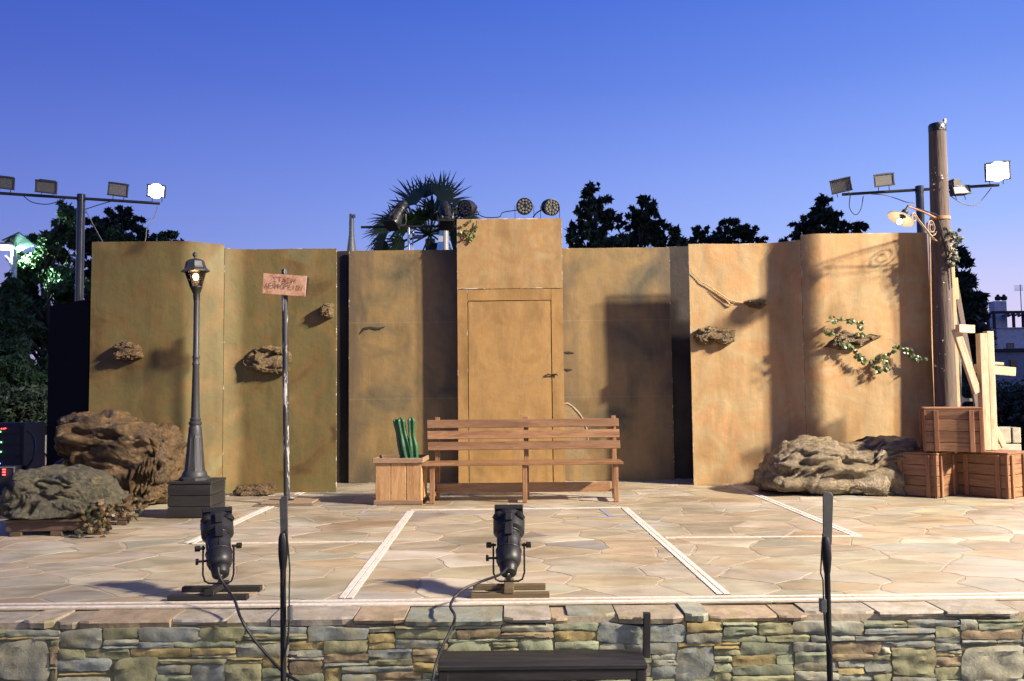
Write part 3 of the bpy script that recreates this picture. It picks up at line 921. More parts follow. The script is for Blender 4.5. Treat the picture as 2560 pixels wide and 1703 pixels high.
for k in range(6): b.tube([hexv(rb, zg0 - .004, k), hexv(rt2, zg1, k)], .0035, 6)
b.tube([hexv(rb, zg0, k) for k in range(7)], .003, 6, cap=False); b.tube([hexv(rt2, zg1 - .002, k) for k in range(7)], .003, 6, cap=False)
b.build('lantern_frame', LAMPD, lan)
for k in range(6):
    q = [hexv(rb, zg0, k), hexv(rb, zg0, k + 1), hexv(rt2, zg1, k + 1), hexv(rt2, zg1, k)]
    q = [v * .985 + Vector((0, 0, v.z * .015)) for v in q]
    nn = (q[1] - q[0]).cross(q[2] - q[0]).normalized()
    MB().prism(q, .002, nn).build('pane', thin_glass('lantern_glass', (.98, .93, .86)), lan)
b = MB(); b.lathe([(rp(63), zg1 - .012), (rp(61), zg1), (rp(49), zg1 + .022), (rp(46), zg1 + .04), (rp(41), zg1 + .085), (rp(32), zg1 + .105), (rp(10), zg1 + .118), (rp(7), zg1 + .122)], 8, smooth=False, phase=.3)
roof = b.build('lantern_roof', LAMPC, lan)
b = MB(); b.lathe([(rp(6), zg1 + .12), (rp(5), zg1 + .135), (rp(11), zg1 + .142), (rp(10), zg1 + .165), (rp(5), zg1 + .178), (rp(1), zg1 + .182)], 12); b.build('finial', LAMPC, roof)
b = MB(); b.lathe([(.021, zg0 - .005), (.021, zg0 + .055), (.017, zg0 + .058)], 14); b.build('bulb_socket', pmat('socket_grey', [(.05, .045, .045), (.08, .07, .065)], vary=0), lan)
b = MB(); b.lathe([(.012, zg0 + .056), (.016, zg0 + .066), (.026, zg0 + .088), (.026, zg0 + .104), (.018, zg0 + .120), (.002, zg0 + .127)], 16); b.build('bulb', emit('warm_bulb', (1, .62, .30), 14.0), lan)
ll = bpy.data.lights.new('bulb_light', 'POINT'); ll.energy, ll.color, ll.shadow_soft_size = 1.2, (1, .6, .3), .03
lo = bpy.data.objects.new('bulb_light', ll); lo.location = (0, -.045, zg0 + .1); link(lo, lan)

# ---- bus stop sign
sp = gr(660, 1160)
st = thing('bus_stop_sign', 'rusty bus stop sign on a chipped black and white pole', 'sign', (sp.x, sp.y, 0))
ztop = at(655, 621, sp.y).z
PEEL = pmat('peeling_pole', [(.016, .016, .018), (.030, .030, .033)], scale=7, stretch=(1, 1, .16), rough=(.45, .65), bump=.4, bscale=30, vary=0, spots=(.40, .39, .37), spot_scale=24, spot_amt=.555)
xtop = at(655, 621, sp.y).x - sp.x
pole_pts = [(xtop * t, 0, .03 + (ztop - .03) * t) for t in [i / 14 for i in range(15)]]
MB().tube(pole_pts, .031, 16).build('pole', PEEL, st)
PLY = wood('ply_base', [(.25, .17, .10), (.34, .24, .15), (.20, .13, .075)], 'X', rough=(.6, .8))
PLYD = wood('dark_ply', [(.10, .075, .055), (.17, .13, .095), (.13, .11, .09)], 'X', rough=(.6, .8))
boxp('base_board', st, (0.02, -.02, .010), (.60, .36, .018), PLYD, .002)
boxp('base_board', st, (0.045, -.015, .030), (.52, .34, .018), PLY, .002)
MB().lathe([(.075, .039), (.07, .046), (.035, .05), (.034, .06)], 18).build('flange', BLACK_METAL, st)
SIGNM = pmat('rusty_sign', [(.20, .075, .028), (.42, .19, .10), (.55, .33, .22), (.47, .23, .12), (.30, .11, .035)], scale=9, rough=(.55, .8), bump=.3, bscale=40, vary=0)
Yq = sp.y - .045
cs = [at(606, 629, Yq), at(706, 635.5, Yq - .02), at(702, 683, Yq - .02), at(603.5, 676, Yq)]
cs = [Vector((c.x - sp.x, c.y - sp.y, c.z)) for c in cs]
sb = MB().prism([cs[3], cs[2], cs[1], cs[0]], .012, (0, 1, 0)).build('sign_board', SIGNM, st, .002)
MB().prism([cs[2] + Vector((.002, .016, .008)), cs[2] + Vector((.018, .022, .03)), cs[1] + Vector((.02, .022, -.018)), cs[1] + Vector((0, .016, -.01))], .01, (0, 1, 0)).build('back_batten', BOXW['Z'], st)
ux = (cs[1] - cs[0]); uz = (cs[0] - cs[3])
GLY = {'S': [[(1, 1), (0, 1), (.55, .5), (0, 0), (1, 0)]], 'T': [[(0, 1), (1, 1)], [(.5, 1), (.5, 0)]], 'A': [[(0, 0), (.5, 1), (1, 0)], [(.2, .38), (.8, .38)]],
       'H': [[(0, 0), (0, 1)], [(1, 0), (1, 1)], [(0, .5), (1, .5)]], 'L': [[(0, 0), (.5, 1), (1, 0)]], 'E': [[(1, 1), (0, 1), (0, 0), (1, 0)], [(0, .52), (.8, .52)]],
       'W': [[(0, 0), (.35, 0), (.3, .12), (.08, .4), (.1, .75), (.5, 1), (.9, .75), (.92, .4), (.7, .12), (.65, 0), (1, 0)]], 'F': [[(.5, 0), (.5, 1)], [(.5, .8), (.15, .72), (.1, .45), (.5, .32), (.9, .45), (.85, .72), (.5, .8)]],
       'O': [[(.5, 1), (.1, .8), (.02, .5), (.12, .15), (.5, 0), (.88, .15), (.98, .5), (.9, .8), (.5, 1)]], 'R': [[(0, 0), (0, 1), (.75, .95), (.9, .72), (.7, .5), (0, .45)]],
       'I': [[(.5, 0), (.5, 1)]], 'Y': [[(0, 1), (.5, .5), (1, 1)], [(.5, .5), (.45, 0)]]}
ink = MB()
rr = random.Random(3)
def word(txt, u0, u1, v0, v1):
    n_ = len(txt); cw = (u1 - u0) / n_
    for i, ch in enumerate(txt):
        wob = rr.uniform(-.02, .02)
        for s in GLY[ch]:
            pts_ = [cs[3] + ux * (u0 + cw * (i + .14 + .70 * x)) + uz * (v0 + (v1 - v0) * y + wob - .04 * i / n_) + Vector((0, -.0035 - .002 * i / n_, 0)) for x, y in s]
            ink.tube(pts_, .0026, 6, flat=(0, 1, 0))
word('STASH', .23, .76, .64, .86); word('LEWFOREIOY', .05, .95, .31, .56)
ink.build('lettering', pmat('faded_paint', [(.085, .055, .036), (.15, .10, .065)], scale=40, vary=0, bump=0), sb)
MB().lathe([(.006, -.004), (.006, .003), (.002, .005)], 8, Matrix.Translation(cs[3] + ux * .48 + uz * .58 + Vector((0, -.004, 0))) @ Matrix.Rotation(rad(90), 4, 'X')).build('bolt', GREY_METAL, sb)

# ---- bench
BW = {a: wood('bench_wood', [(.13, .060, .025), (.215, .105, .044), (.285, .150, .068), (.19, .090, .036)], a, rough=(.35, .55), coat=.1, spots=(.5, .30, .16), spot_scale=18, spot_amt=.76, vary=.18) for a in 'XYZ'}
bo = Vector((.10, 8.78, 0))
be = thing('bench', 'long varnished slatted wooden bench in front of the door', 'bench', bo)
zs = .417
for k, y in enumerate((-.105, .055)):
    boxp('seat_board', be, (-.008, y, zs - .016), (2.05, .153, .032), BW['X'])
for k, zt_ in enumerate((.842, .727, .611)):
    o = boxp('back_slat', be, (.005 + .004 * k, .158 - .012 * k, zt_ - .044), (2.03, .024, .088), BW['X'])
    o.rotation_euler = (rad(-5), 0, 0)
for x in (-.93, .015, .945):
    boxp('leg', be, (x, -.135, (zs - .034) / 2 + .002), (.048, .042, zs - .036), BW['Z'])
    o = boxp('back_post', be, (x + .025, .20, .436), (.05, .042, .866), BW['Z']); o.rotation_euler = (rad(-2.0), 0, 0)
    boxp('seat_bearer', be, (x + .003, .03, zs - .064), (.04, .29, .05), BW['Y'])
    boxp('foot_rail', be, (x + .005, .03, .085), (.035, .29, .05), BW['Y'])
boxp('stretcher', be, (.005, .155, .125), (1.84, .026, .10), BW['X'])

# ---- planter with cactus
PW = {a: wood('planter_wood', [(.27, .135, .050), (.40, .215, .085), (.47, .275, .125), (.36, .18, .07)], a, rough=(.5, .7), vary=.14) for a in 'XYZ'}
RIMW = {a: wood('planter_rim', [(.18, .105, .058), (.27, .17, .10), (.22, .13, .07)], a, rough=(.55, .75), vary=.15) for a in 'XYZ'}
plx = (at(865, 1150, 8.6).x + at(973, 1150, 8.6).x) / 2
pt = thing('planter', 'square pine planter box with three upright boards in front', 'planter', (plx, 8.80, 0), rad(-2.5))
for k in range(3):
    x = (k - 1) * .157
    for s in (-1, 1):
        boxp('board', pt, (x, s * .195, .235), (.152, .018, .40), PW['Z'])
for s in (-1, 1):
    for k in range(2):
        boxp('board', pt, (s * .229, (k - .5) * .186, .235), (.018, .180, .40), PW['Z'])
    boxp('rim_board', pt, (0, s * .216, .448), (.52, .024, .05), RIMW['X'])
    boxp('rim_board', pt, (s * .248, 0, .4485), (.024, .406, .05), RIMW['Y'])
    boxp('foot_board', pt, (0, s * .216, .026), (.50, .022, .046), RIMW['X'])
boxp('soil', pt, (0, 0, .40), (.43, .36, .03), pmat('soil', [(.03, .02, .013), (.06, .042, .028)], scale=20, bump=.9, bscale=60, bdist=.02, vary=0), .01)
ct = thing('cactus', 'three ribbed green column cactuses growing in the planter', 'cactus', (plx + .035, 8.78, .415))
CACT = pmat('cactus_skin', [(.012, .055, .022), (.022, .10, .035), (.045, .16, .05)], scale=8, rough=(.3, .5), bump=.3, bscale=80, vary=.12)
def cactus_arm(path, rs, ribs=5):
    n_ = ribs * 8
    P = [Vector(p) for p in path]
    V, Fc = [], []
    M_ = 40
    for i in range(M_ + 1):
        t = i / M_ * (len(P) - 1); k = min(int(t), len(P) - 2); f = t - k
        p = P[k].lerp(P[k + 1], f); r = rs[k] + (rs[k + 1] - rs[k]) * smst(f)
        if i == M_: r = .002
        elif i == M_ - 1: r *= .5
        elif i == M_ - 2: r *= .8
        for j in range(n_):
            a = 2 * math.pi * j / n_
            c = .5 + .5 * math.cos(ribs * a)
            q = r * (.60 + .40 * c ** 2.2) * (1 + .05 * math.sin(i * 2.2) * (c > .9))
            V.append((p.x + q * math.cos(a + .3), p.y + q * math.sin(a + .3), p.z))
    for i in range(M_):
        for j in range(n_): Fc.append((i * n_ + j, i * n_ + (j + 1) % n_, (i + 1) * n_ + (j + 1) % n_, (i + 1) * n_ + j))
    m = MB(); m.add(V, Fc, True)
    return m
cactus_arm([(.0, .02, 0), (-.03, .02, .17), (-.06, .02, .31), (-.10, .02, .455)], [.052, .055, .043, .042]).build('stem', CACT, ct)
cactus_arm([(.05, -.02, 0), (.02, -.02, .16), (-.015, -.02, .30), (-.045, -.02, .468)], [.05, .058, .040, .044]).build('stem', CACT, ct)
cactus_arm([(.10, .0, 0), (.09, 0, .16), (.07, 0, .28), (.066, 0, .472)], [.045, .050, .036, .046]).build('stem', CACT, ct)
cactus_arm([(.09, -.07, 0), (.09, -.075, .03), (.09, -.078, .055)], [.028, .032, .028]).build('offset', CACT, ct)
cactus_arm([(-.06, -.05, 0), (-.065, -.055, .02), (-.07, -.055, .035)], [.02, .024, .02]).build('offset', CACT, ct)

# ---- crates
CR = {a: wood('crate_wood', [(.10, .044, .018), (.18, .082, .034), (.26, .135, .060), (.155, .070, .028)], a, rough=(.5, .72), vary=.22, spots=(.035, .025, .02), spot_scale=9, spot_amt=.73) for a in 'XYZ'}
CRL = {a: wood('crate_batten', [(.16, .064, .025), (.25, .110, .046), (.32, .165, .080)], a, rough=(.5, .7), vary=.22, spots=(.45, .36, .27), spot_scale=22, spot_amt=.76) for a in 'XYZ'}
def crate(label, loc, rz, sx, sy, sz, rows=4, lid=True):
    t = thing('wooden_crate', label, 'crate', loc, rz, 'brown wooden crates stacked beside the timber pole')
    rg = random.Random(label)
    bt = .018
    hts = [rg.uniform(.8, 1.2) for _ in range(rows)]; sm = sum(hts)
    for face in range(4):
        z = .004
        along, half = (sx, sy / 2) if face % 2 == 0 else (sy, sx / 2)
        for k in range(rows):
            hh = (sz - .026) * hts[k] / sm
            size = (along - (.002 if face % 2 == 0 else .04), bt, hh - .005)
            p = Vector((0, -half + bt / 2, z + hh / 2)); p.rotate(Matrix.Rotation(face * math.pi / 2, 3, 'Z'))
            boxp('plank', t, p, size, CR['X'], .003, (0, 0, face * math.pi / 2))
            z += hh
        for s in (-.78, .78):
            p = Vector((s * along / 2 * .80, -half - .0115, sz / 2 - .012)); p.rotate(Matrix.Rotation(face * math.pi / 2, 3, 'Z'))
            boxp('batten', t, p, (.045, .022, sz - .03), CRL['Z'], .003, (0, 0, face * math.pi / 2 + rg.uniform(-.01, .01)))
        p = Vector((along / 2 - .012, -half - .004, sz / 2 - .012)); p.rotate(Matrix.Rotation(face * math.pi / 2, 3, 'Z'))
        boxp('corner_strip', t, p, (.03, .010, sz - .026), CRL['Z'], .002, (0, 0, face * math.pi / 2))
    for k in range(4):
        boxp('lid_board', t, (0, -sy / 2 + sy / 4 * (k + .5), sz - .011), (sx + .012, sy / 4 - .003, .02), CRL['X'], .003)
    return t
crate('open-slatted brown crate on the floor next to the painted rock', (4.36, 8.985, 0), rad(-50), .46, .46, .46)
crate('brown crate on the floor carrying the pale timber frame', (5.01, 8.87, 0), rad(-53), .50, .43, .465)
crate('topmost brown crate of the stack in front of the timber pole', (4.585, 8.83, .470), rad(-21), .52, .42, .455)

# ---- tall timber pole with bracket lamp
YPO = 9.58
pb = Vector((at(2174, 900, YPO).x, YPO, 0))
pz = at(2157, 290, YPO)
POLEM = pmat('weathered_pole', [(.020, .015, .012), (.080, .056, .042), (.125, .092, .072), (.050, .034, .027)], scale=9, stretch=(1, 1, .09), rough=(.75, .92), bump=1.0, bscale=22, bdist=.014, vary=0, dist=1.2, spots=(.42, .39, .34), spot_scale=20, spot_amt=.75)
tp = thing('timber_pole', 'tall weathered timber pole with taped top behind the crates', 'pole', pb)
V, Fc = [], []
n_, m_ = 28, 60
for j in range(m_ + 1):
    t = j / m_
    cx_ = (pz.x - pb.x) * t
    for i in range(n_):
        a = 2 * math.pi * i / n_
        r = .128 - .038 * t + .004 * mn.noise(Vector((math.cos(a) * 2, math.sin(a) * 2, t * 3))) + .0045 * mn.noise(Vector((math.cos(a) * 9, math.sin(a) * 9, t * 4)))
        V.append((cx_ + r * math.cos(a), r * math.sin(a), pz.z * t))
for j in range(m_):
    for i in range(n_): Fc.append((j * n_ + i, j * n_ + (i + 1) % n_, (j + 1) * n_ + (i + 1) % n_, (j + 1) * n_ + i))
Fc.append(tuple(m_ * n_ + i for i in range(n_)))
MB().add(V, Fc, True).build('shaft', POLEM, tp)
dx = pz.x - pb.x
TAPE = pmat('black_tape', [(.008, .008, .009), (.02, .02, .022)], rough=(.25, .45), bump=.8, bscale=16, bdist=.02, vary=0)
b = MB(); b.lathe([(.093, pz.z - .075), (.096, pz.z - .06), (.095, pz.z - .03), (.096, pz.z), (.085, pz.z + .022), (.05, pz.z + .03)], 20, Matrix.Translation((dx * .99, 0, 0))); b.build('tape_cap', TAPE, tp)
b = MB(); b.box((dx + .075, -.03, pz.z + .045), (.030, .03, .06)); b.box((dx + .055, -.03, pz.z + .03), (.03, .02, .02)); b.build('metal_bracket', GREY_METAL, tp, .003)
RUST = pmat('rusty_bracket', [(.30, .12, .055), (.45, .22, .12), (.38, .17, .085)], scale=20, rough=(.6, .8), bump=.3, vary=.1)
BONE = pmat('worn_scroll', [(.42, .32, .22), (.52, .41, .30), (.35, .22, .13)], scale=14, rough=(.55, .75), bump=.3, vary=.1)
fx = lambda z: dx * z / pz.z
za = at(2160, 503, YPO - .02).z
b = MB(); b.lathe([(.108, za - .02), (.110, za - .018), (.110, za + .016), (.108, za + .018)], 24, Matrix.Translation((fx(za), 0, 0))); b.build('clamp_band', RUST, tp)
rag = MB(); rg = random.Random(8)
for k in range(26):
    z = rg.choice([3.55, 3.5, 3.45, 3.6, 2.35, 2.1, 2.0, 1.8, 1.7, 1.55, 1.35, 3.58, 3.52])
    a = rad(rg.uniform(185, 285)); r = .100 + .02 * (4 - z) / 4
    c = Vector((fx(z) + r * math.cos(a), r * math.sin(a), z + rg.uniform(-.05, .05)))
    s = rg.uniform(.006, .02)
    rag.add([c + Vector((rg.uniform(-s, s), rg.uniform(-.004, -.001) - (.012 if q % 2 else 0), rg.uniform(-s, s) * 1.4)) for q in range(4)], [(0, 1, 2), (0, 2, 3)])
rag.build('paper_scraps', pmat('torn_paper', [(.55, .52, .47), (.7, .68, .63)], vary=0), tp)
# bracket lamp fixed to the pole: arm reaches out to the left and toward the audience
br_ = thing('bracket_lamp', 'lit enamel shade lamp on a scrolled rusty bracket, fixed to the timber pole', 'lamp', (pb.x + fx(za), pb.y, za))
ld = (at(2090, 475, YPO - .42) - br_.location)     # arm tip relative to the clamp
d0 = Vector((ld.x, ld.y, 0)).normalized()
tip = Vector((ld.x, ld.y, ld.z))
start = d0 * .105
MB().tube([start, start.lerp(tip, .5) + Vector((0, 0, .012)), tip], [.012, .012, .011], 10).build('arm', RUST, br_)
def sc(c, r0, r1, a0, a1, n=22):
    return [c + (d0 * math.cos(rad(a0 + (a1 - a0) * i / n)) + Vector((0, 0, 1)) * math.sin(rad(a0 + (a1 - a0) * i / n))) * (r0 + (r1 - r0) * i / n) for i in range(n + 1)]
side = Vector((-d0.y, d0.x, 0))
def ribbon(pts_, w, th):
    m = MB(); V, Fc = [], []
    for i, p in enumerate(pts_):
        t = (pts_[min(i + 1, len(pts_) - 1)] - pts_[max(i - 1, 0)]).normalized(); nn = side.cross(t).normalized()
        for a_, c_ in ((-1, -1), (1, -1), (1, 1), (-1, 1)): V.append(p + side * a_ * w / 2 + nn * c_ * th / 2)
        if i:
            for k in range(4): Fc.append(((i - 1) * 4 + k, (i - 1) * 4 + (k + 1) % 4, i * 4 + (k + 1) % 4, i * 4 + k))
    Fc += [(3, 2, 1, 0), tuple((len(pts_) - 1) * 4 + k for k in range(4))]
    return m.add(V, Fc)
L = tip.length
low = start + Vector((0, 0, -.27))
pts_ = [low, low + d0 * .05 + Vector((0, 0, .012)), low + d0 * .16 + Vector((0, 0, .07)), low + d0 * .32 + Vector((0, 0, .16)), low + d0 * (L * .62) + Vector((0, 0, .235))]
c2 = low + d0 * (L * .70) + Vector((0, 0, .215))
ribbon(pts_ + sc(c2, .055, .022, 150, -330), .026, .005).build('long_scroll', BONE, br_)
c3 = start + d0 * .115 + Vector((0, 0, -.125))
ribbon(sc(c3, .105, .03, 200, 840, 40), .028, .005).build('round_scroll', BONE, br_)
lampd = Vector((-.62, -.10, -1)).normalized()
lh = bpy.data.objects.new('lamp_head', None); lh.location = tip; lh.rotation_euler = (-lampd).to_track_quat('Z', 'Y').to_euler(); link(lh, br_)
b = MB(); b.lathe([(.012, .01), (.014, -.03), (.020, -.05), (.032, -.06), (.036, -.085), (.030, -.10), (.045, -.115), (.052, -.13)], 18); b.build('lamp_holder', LAMPD, lh)
b = MB(); b.lathe([(.045, -.118), (.09, -.135), (.145, -.165), (.150, -.170), (.146, -.174), (.09, -.146), (.03, -.128)], 32); b.build('shade', pmat('cream_enamel', [(.52, .45, .36), (.66, .60, .50)], rough=(.3, .5), bump=0, vary=0), lh)
b = MB(); b.lathe([(.018, -.13), (.018, -.165), (.014, -.175)], 12); b.build('bulb_socket', LAMPD, lh)
b = MB(); b.lathe([(.013, -.172), (.024, -.19), (.027, -.208), (.020, -.228), (.004, -.236)], 16); b.build('bulb', emit('white_bulb', (1, .86, .66), 16.0), lh)
ll = bpy.data.lights.new('bulb_light', 'POINT'); ll.energy, ll.color, ll.shadow_soft_size = 1.0, (1, .75, .5), .03
lo = bpy.data.objects.new('bulb_light', ll); lo.location = (0, 0, -.27); link(lo, lh)
tag(MB().tube([br_.location + tip + Vector((0, 0, .01)), br_.location + start + Vector((0, -.03, .03)), pb + Vector((fx(2.7) + .02, -.115, 2.72)), pb + Vector((fx(2.5) + .04, -.122, 2.45)), pb + Vector((fx(2.3) + .05, -.118, 2.25))], .006, 8).build('lamp_cable', CABLE), 'black cable running from the bracket lamp down the timber pole', 'cable')

# ---- pale broken timber frame standing on the crate
PALE = {a: wood('pale_timber', [(.30, .205, .115), (.50, .375, .23), (.58, .46, .31), (.42, .31, .18)], a, rough=(.6, .8), vary=.08, spots=(.15, .095, .055), spot_scale=9, spot_amt=.68, bump=.7) for a in 'XYZ'}
YT = 8.88
def T(px, py, Y=YT): return at(px, py, Y)
tf = thing('broken_timbers', 'broken pale timber frame standing on the crates beside the pole', 'timber frame', (T(2268, 1035).x, YT, .468))
def beam(name, p0, p1, w, d, m, parent, off=(0, 0, 0), bev=.006):
    o0 = Vector(parent.location)
    a, b_ = Vector(p0) - o0, Vector(p1) - o0
    L_ = (b_ - a).length
    me = MB().box((0, 0, 0), (w, d, L_)).mesh(name, bev, 2); me.materials.append(m)
    o = bpy.data.objects.new(name, me); o.location = (a + b_) / 2 + Vector(off)
    o.rotation_euler = (b_ - a).to_track_quat('Z', 'Y').to_euler()
    link(o, parent)
    return o
def beam2(name, p0, p1, w, d, m, parent, bev=.006):
    o0 = Vector(parent.location)
    a, b_ = Vector(p0) - o0, Vector(p1) - o0
    u = (b_ - a).normalized(); v = Vector((0, -1, 0)); v = (v - u * v.dot(u)).normalized(); s_ = v.cross(u)
    R = Matrix((s_, -v, u)).transposed()
    me = MB().box((0, 0, 0), (w, d, (b_ - a).length)).mesh(name, bev, 2); me.materials.append(m)
    o = bpy.data.objects.new(name, me); o.location = (a + b_) / 2; o.rotation_euler = R.to_euler(); link(o, parent)
    return o
base_z = .470
def onbase(px): 
    p = T(px, 1035); return Vector((p.x, YT, base_z))
pw_ = at(2269, 900, YT).x - at(2251.5, 900, YT).x
beam2('post', onbase(2268.5), T(2258.5, 768), pw_ - .004, .09, PALE['Z'], tf)
beam2('post', onbase(2285) + Vector((0, .002, 0)), T(2274.5, 763), pw_ * .86, .088, PALE['Z'], tf)
beam2('brace', T(2249, 905, YT - .005), T(2199, 757, YT - .005), .075, .05, PALE['Z'], tf)
beam2('upper_arm', T(2197, 757, YT - .004), T(2246, 757, YT - .06), .085, .06, PALE['Z'], tf)
beam2('lower_arm', T(2244, 848, YT + .075), T(2335, 856, YT + .075), .092, .055, PALE['Z'], tf)
beam2('wedge', T(2284, 836, YT + .07), T(2308, 838, YT + .07), .03, .05, PALE['Z'], tf)
beam2('rear_strut', Vector((T(2308, 1035, YT + .12).x, YT + .12, base_z + .02)), T(2278, 952, YT + .09), .055, .03, PALE['Z'], tf)
# stage brace: dark leaning batten behind the pole and its foot plate
YB_ = 9.95
sbz = thing('stage_brace', 'dark timber brace leaning behind the pole with steel foot plate', 'stage brace', (at(2255, 960, YB_).x, YB_, 0))
GREYW = wood('grey_batten', [(.07, .05, .04), (.13, .10, .085), (.10, .075, .06)], 'Z', rough=(.7, .85))
beam2('batten', Vector((at(2275, 1000, YB_).x, YB_, .02)), at(2196, 640, YB_), .06, .04, GREYW, sbz)
beam2('batten', Vector((at(2205, 1000, YB_ + .1).x, YB_ + .1, .02)), at(2203, 720, YB_ + .1), .07, .03, GREY_METAL, sbz)
beam2('block', at(2196, 640, YB_ - .03), at(2199, 690, YB_ - .03), .07, .05, wood('raw_block', [(.45, .27, .13), (.55, .36, .2)], 'Z'), sbz)
b = MB(); q = [at(x, y, YB_ + .06) - sbz.location for x, y in [(2190, 897), (2222, 917), (2240, 917), (2262, 890), (2262, 945), (2245, 924), (2222, 924), (2190, 945)]]
b.prism(q, .006); b.build('foot_plate', GREY_METAL, sbz)
RAWB = wood('raw_batten', [(.46, .26, .12), (.58, .36, .19)], 'Z')
eb = thing('edge_batten', 'raw pine batten fixed behind the flat edge along the pole', 'batten', (at(2192, 900, 9.72).x, 9.72, 0))
beam2('batten', Vector((at(2205, 960, 9.72).x, 9.72, .005)), at(2188, 534, 9.72), .05, .03, RAWB, eb)
beam2('batten', Vector((at(2149, 960, 9.83).x, 9.83, .005)), at(2145, 540, 9.83), .07, .03, RAWB, eb)
# ================================================================== STAGE LIGHTS, MASTS, RIGGING
HEADM = pmat('flood_housing', [(.045, .045, .042), (.075, .072, .066)], rough=(.5, .7), bump=.2, vary=.15)
GLASSD = pmat('flood_glass_off', [(.17, .165, .14), (.24, .235, .20)], scale=5, rough=(.12, .25), bump=.05, vary=.15)
REFL = pmat('flood_reflector', [(.30, .29, .25), (.42, .41, .36)], scale=5, rough=(.25, .4), metal=.7, bump=0, vary=.1)
def flood_head(name, parent, loc, direction, w=.30, h=.22, lit=None, roll=0.0):
    e = bpy.data.objects.new(name, None); e.location = loc
    q = Vector(direction).normalized().to_track_quat('-Y', 'Z')
    e.rotation_euler = (q.to_matrix() @ Matrix.Rotation(roll, 3, 'Y')).to_euler()
    link(e, parent)
    W2, H2 = w / 2, h / 2
    f = [(-W2, -.05, -H2), (W2, -.05, -H2), (W2, -.05, H2), (-W2, -.05, H2)]
    bk = [(-W2 * .82, .07, -H2 * .55), (W2 * .82, .07, -H2 * .55), (W2 * .82, .07, H2 * .75), (-W2 * .82, .07, H2 * .75)]
    m = MB(); m.add(f + bk, [(7, 6, 5, 4), (0, 4, 5, 1), (1, 5, 6, 2), (2, 6, 7, 3), (3, 7, 4, 0)])
    for k in range(8): m.box((-W2 * .7 + k * W2 * .2, .0, H2 * .95), (.006, .10, .03))
    m.build('housing', HEADM, e)
    m = MB()
    for s in (-1, 1):
        m.box((0, -.055, s * (H2 - .006)), (w + .016, .022, .018)); m.box((s * (W2 - .006), -.055, 0), (.018, .021, h - .02))
    m.build('frame', HEADM, e, .002)
    m = MB(); m.add([(-W2 + .01, -.046, -H2 + .01), (W2 - .01, -.046, -H2 + .01), (W2 - .01, -.046, H2 - .01), (-W2 + .01, -.046, H2 - .01), (-W2 * .5, .01, -.01), (W2 * .5, .01, -.01), (W2 * .5, .01, .03), (-W2 * .5, .01, .03)],
                    [(0, 1, 5, 4), (1, 2, 6, 5), (2, 3, 7, 6), (3, 0, 4, 7), (4, 5, 6, 7)]); m.build('reflector', REFL if lit is None else lit, e)
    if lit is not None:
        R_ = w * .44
        MB().lathe([(R_ * math.cos(rad(a_)), R_ * .75 * math.sin(rad(a_))) for a_ in (0, 15, 30, 45, 60, 75, 89)], 28, Matrix.Translation((0, -.05, 0)) @ Matrix.Rotation(rad(90), 4, 'X')).build('glare_dome', lit, e)  # added glowing dome, shaped to imitate the round glare of a lit lamp
    if lit is None:
        MB().box((0, -.056, 0), (w - .03, .003, h - .03)).build('glass', GLASSD_T, e)
    m = MB()
    for s in (-1, 1): m.tube([(s * W2 * .55, .01, -H2 * .8), (s * W2 * .55, .01, -H2 - .06)], .005, 6)
    m.build('bracket', BLACK_METAL, e)
    return e
GLASSD_T = thin_glass('dusty_glass', (.75, .75, .70))
DUSTY, dn, dl_, db = newmat('dusty_flood_glass')
db.inputs['Base Color'].default_value = (.30, .29, .25, 1); db.inputs['Roughness'].default_value = .25; db.inputs['Alpha'].default_value = .55
GLASSD_T = DUSTY
POLEB = pmat('mast_paint', [(.010, .010, .011), (.018, .018, .019)], rough=(.18, .3), bump=.05, vary=0, coat=.4)
YM = 11.5
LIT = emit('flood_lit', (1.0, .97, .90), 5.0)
def mast(label, pxp, ytop, bar, heads, zb=0):
    top = at(pxp, ytop, YM)
    t = thing('floodlight_mast', label, 'floodlight mast', (top.x, YM, -.05))
    o = Vector(t.location)
    MB().tube([(0, 0, 0), (0, 0, top.z + .05)], .052, 20).build('pole', POLEB, t)
    MB().lathe([(.056, top.z - .03), (.056, top.z + .062), (.05, top.z + .066)], 20).build('cap', POLEB, t)
    pts_ = [at(x, y, Y) - o for x, y, Y in bar]
    MB().tube(pts_, .021, 10).build('crossbar', pmat('bar_paint', [(.03, .03, .03), (.05, .048, .045)], rough=(.3, .5), metal=.3, bump=.1, vary=0), t)
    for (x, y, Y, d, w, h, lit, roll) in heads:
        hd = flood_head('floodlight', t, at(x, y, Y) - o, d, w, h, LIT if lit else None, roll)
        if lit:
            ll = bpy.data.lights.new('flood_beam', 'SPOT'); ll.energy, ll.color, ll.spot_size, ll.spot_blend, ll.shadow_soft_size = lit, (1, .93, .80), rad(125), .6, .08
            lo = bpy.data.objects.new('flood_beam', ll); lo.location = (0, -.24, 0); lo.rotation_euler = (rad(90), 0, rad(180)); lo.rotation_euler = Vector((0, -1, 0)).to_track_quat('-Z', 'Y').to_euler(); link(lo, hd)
    return t
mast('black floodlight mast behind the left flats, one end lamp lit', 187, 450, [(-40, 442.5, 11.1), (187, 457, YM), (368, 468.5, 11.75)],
     [(12, 421, 11.15, (.30, -1, -.25), .24, .16, None, rad(4)), (109, 430, 11.3, (.22, -1, -.30), .26, .165, None, rad(5)), (274, 438, 11.6, (.22, -1, -.10), .255, .18, None, rad(6)), (362, 441, 11.75, (.12, -1, -.12), .24, .17, 60.0, rad(4))])
